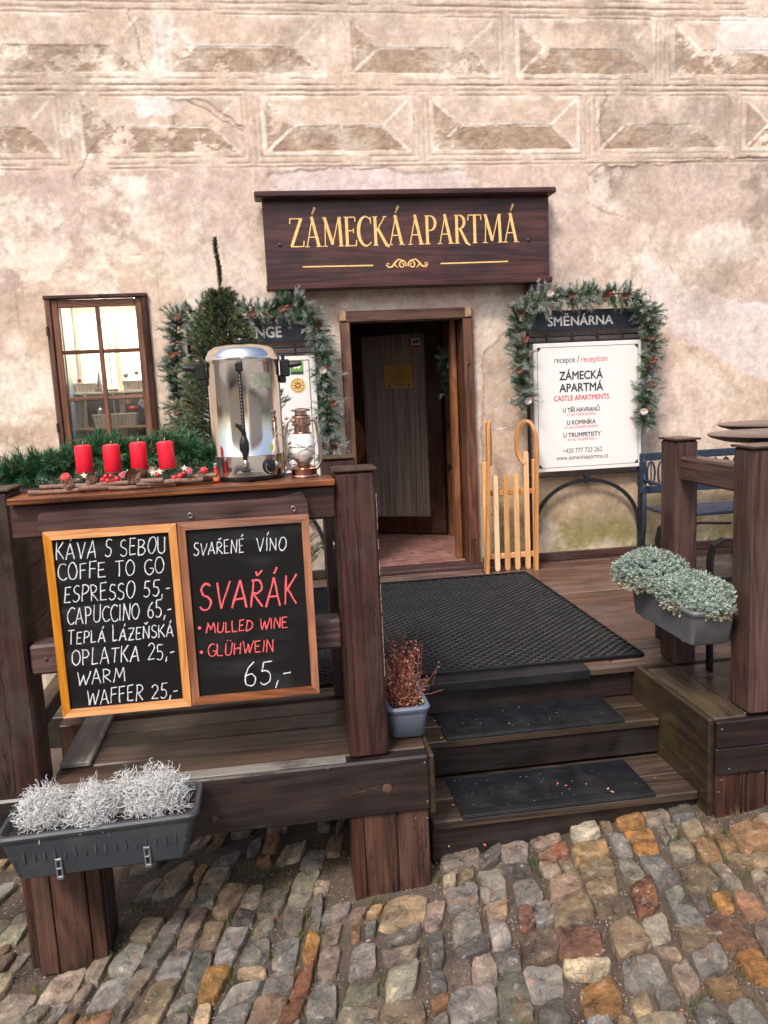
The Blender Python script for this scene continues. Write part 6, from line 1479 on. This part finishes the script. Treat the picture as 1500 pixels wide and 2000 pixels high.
# ------------------------------------------------------------------ fallen leaves
g = np.random.default_rng(21); pts = []
for i in range(40): x, y_ = g.uniform(-1.2, 2.0), g.uniform(1.9, 2.9); pts.append((x, y_, gz(x, y_)+.03))
for i in range(10): pts.append((g.uniform(.52, .66), g.uniform(3.25, 3.5), -.155))
for i in range(8): pts.append((g.uniform(.55, 1.5), g.uniform(2.95, 3.2), -.323))
for i in range(10): pts.append((g.uniform(.52, 1.6), g.uniform(2.86, 2.92), gz(1, 2.9)+.03))
pts = np.array(pts); q, f = leaf_quads(pts, .008, g, .5); np_part('fallen_leaves', q, f, M_leaf, None, np.repeat(np.array([(.45, .10, .07), (.5, .3, .2), (.35, .2, .08), (.55, .12, .12)])[g.integers(0, 4, len(pts))], 4, 0), kind='stuff')
o = bpy.data.objects['fallen_leaves']; tag(o, 'small red and brown leaves fallen on the cobbles and steps', 'leaves')
# ------------------------------------------------------------------ houses across the street (mirrored in the urn and the panes)
def street_house(label, xa, xb, y, h, wallm, roofm, nx, nz):
    t = thing('street_house', label, 'building', ((xa+xb)/2, y-3, -1.2))
    part('wall', MB().box(xa, xb, y-6, y, -1.2, h, 0), wallm, t)
    V = [(xa-.3, y+.35, h+.003), (xb+.3, y+.35, h+.003), (xb+.3, y-6.3, h+.003), (xa-.3, y-6.3, h+.003), (xa-.3, y-3, h+1.6), (xb+.3, y-3, h+1.6)]
    part('roof', MB().add(V, [(0, 1, 5, 4), (2, 3, 4, 5), (1, 2, 5), (3, 0, 4), (3, 2, 1, 0)]), roofm, t)
    for i in range(nx):
        for j in range(nz):
            x = xa+(xb-xa)*(i+.5)/nx; z = .4+j*2.6
            f = part('window', MB().box(x-.55, x+.55, y+.002, y+.06, z, z+1.5, .01), M_inwhite, t)
            for dx in (-.24, .24): part('pane', MB().box(x+dx-.2, x+dx+.2, y+.062, y+.07, z+.1, z+1.4, 0), M_inblue, f)
M_fac1 = simple('ochre_facade', (.84, .70, .46), .9, 0, .12, 1.5, .1); M_fac2 = simple('cream_facade', (.82, .74, .62), .9, 0, .12, 1.5, .1); M_roof = simple('clay_roof', (.20, .09, .06), .8, 0, .3, 5, .3)
street_house('ochre street house behind the camera, mirrored in the urn', -13, -1.2, -7.5, 4.4, M_fac1, M_roof, 5, 2)
street_house('cream street house behind the camera, right of the gap', 2.2, 14, -8.5, 4.4, M_fac2, M_roof, 5, 2)
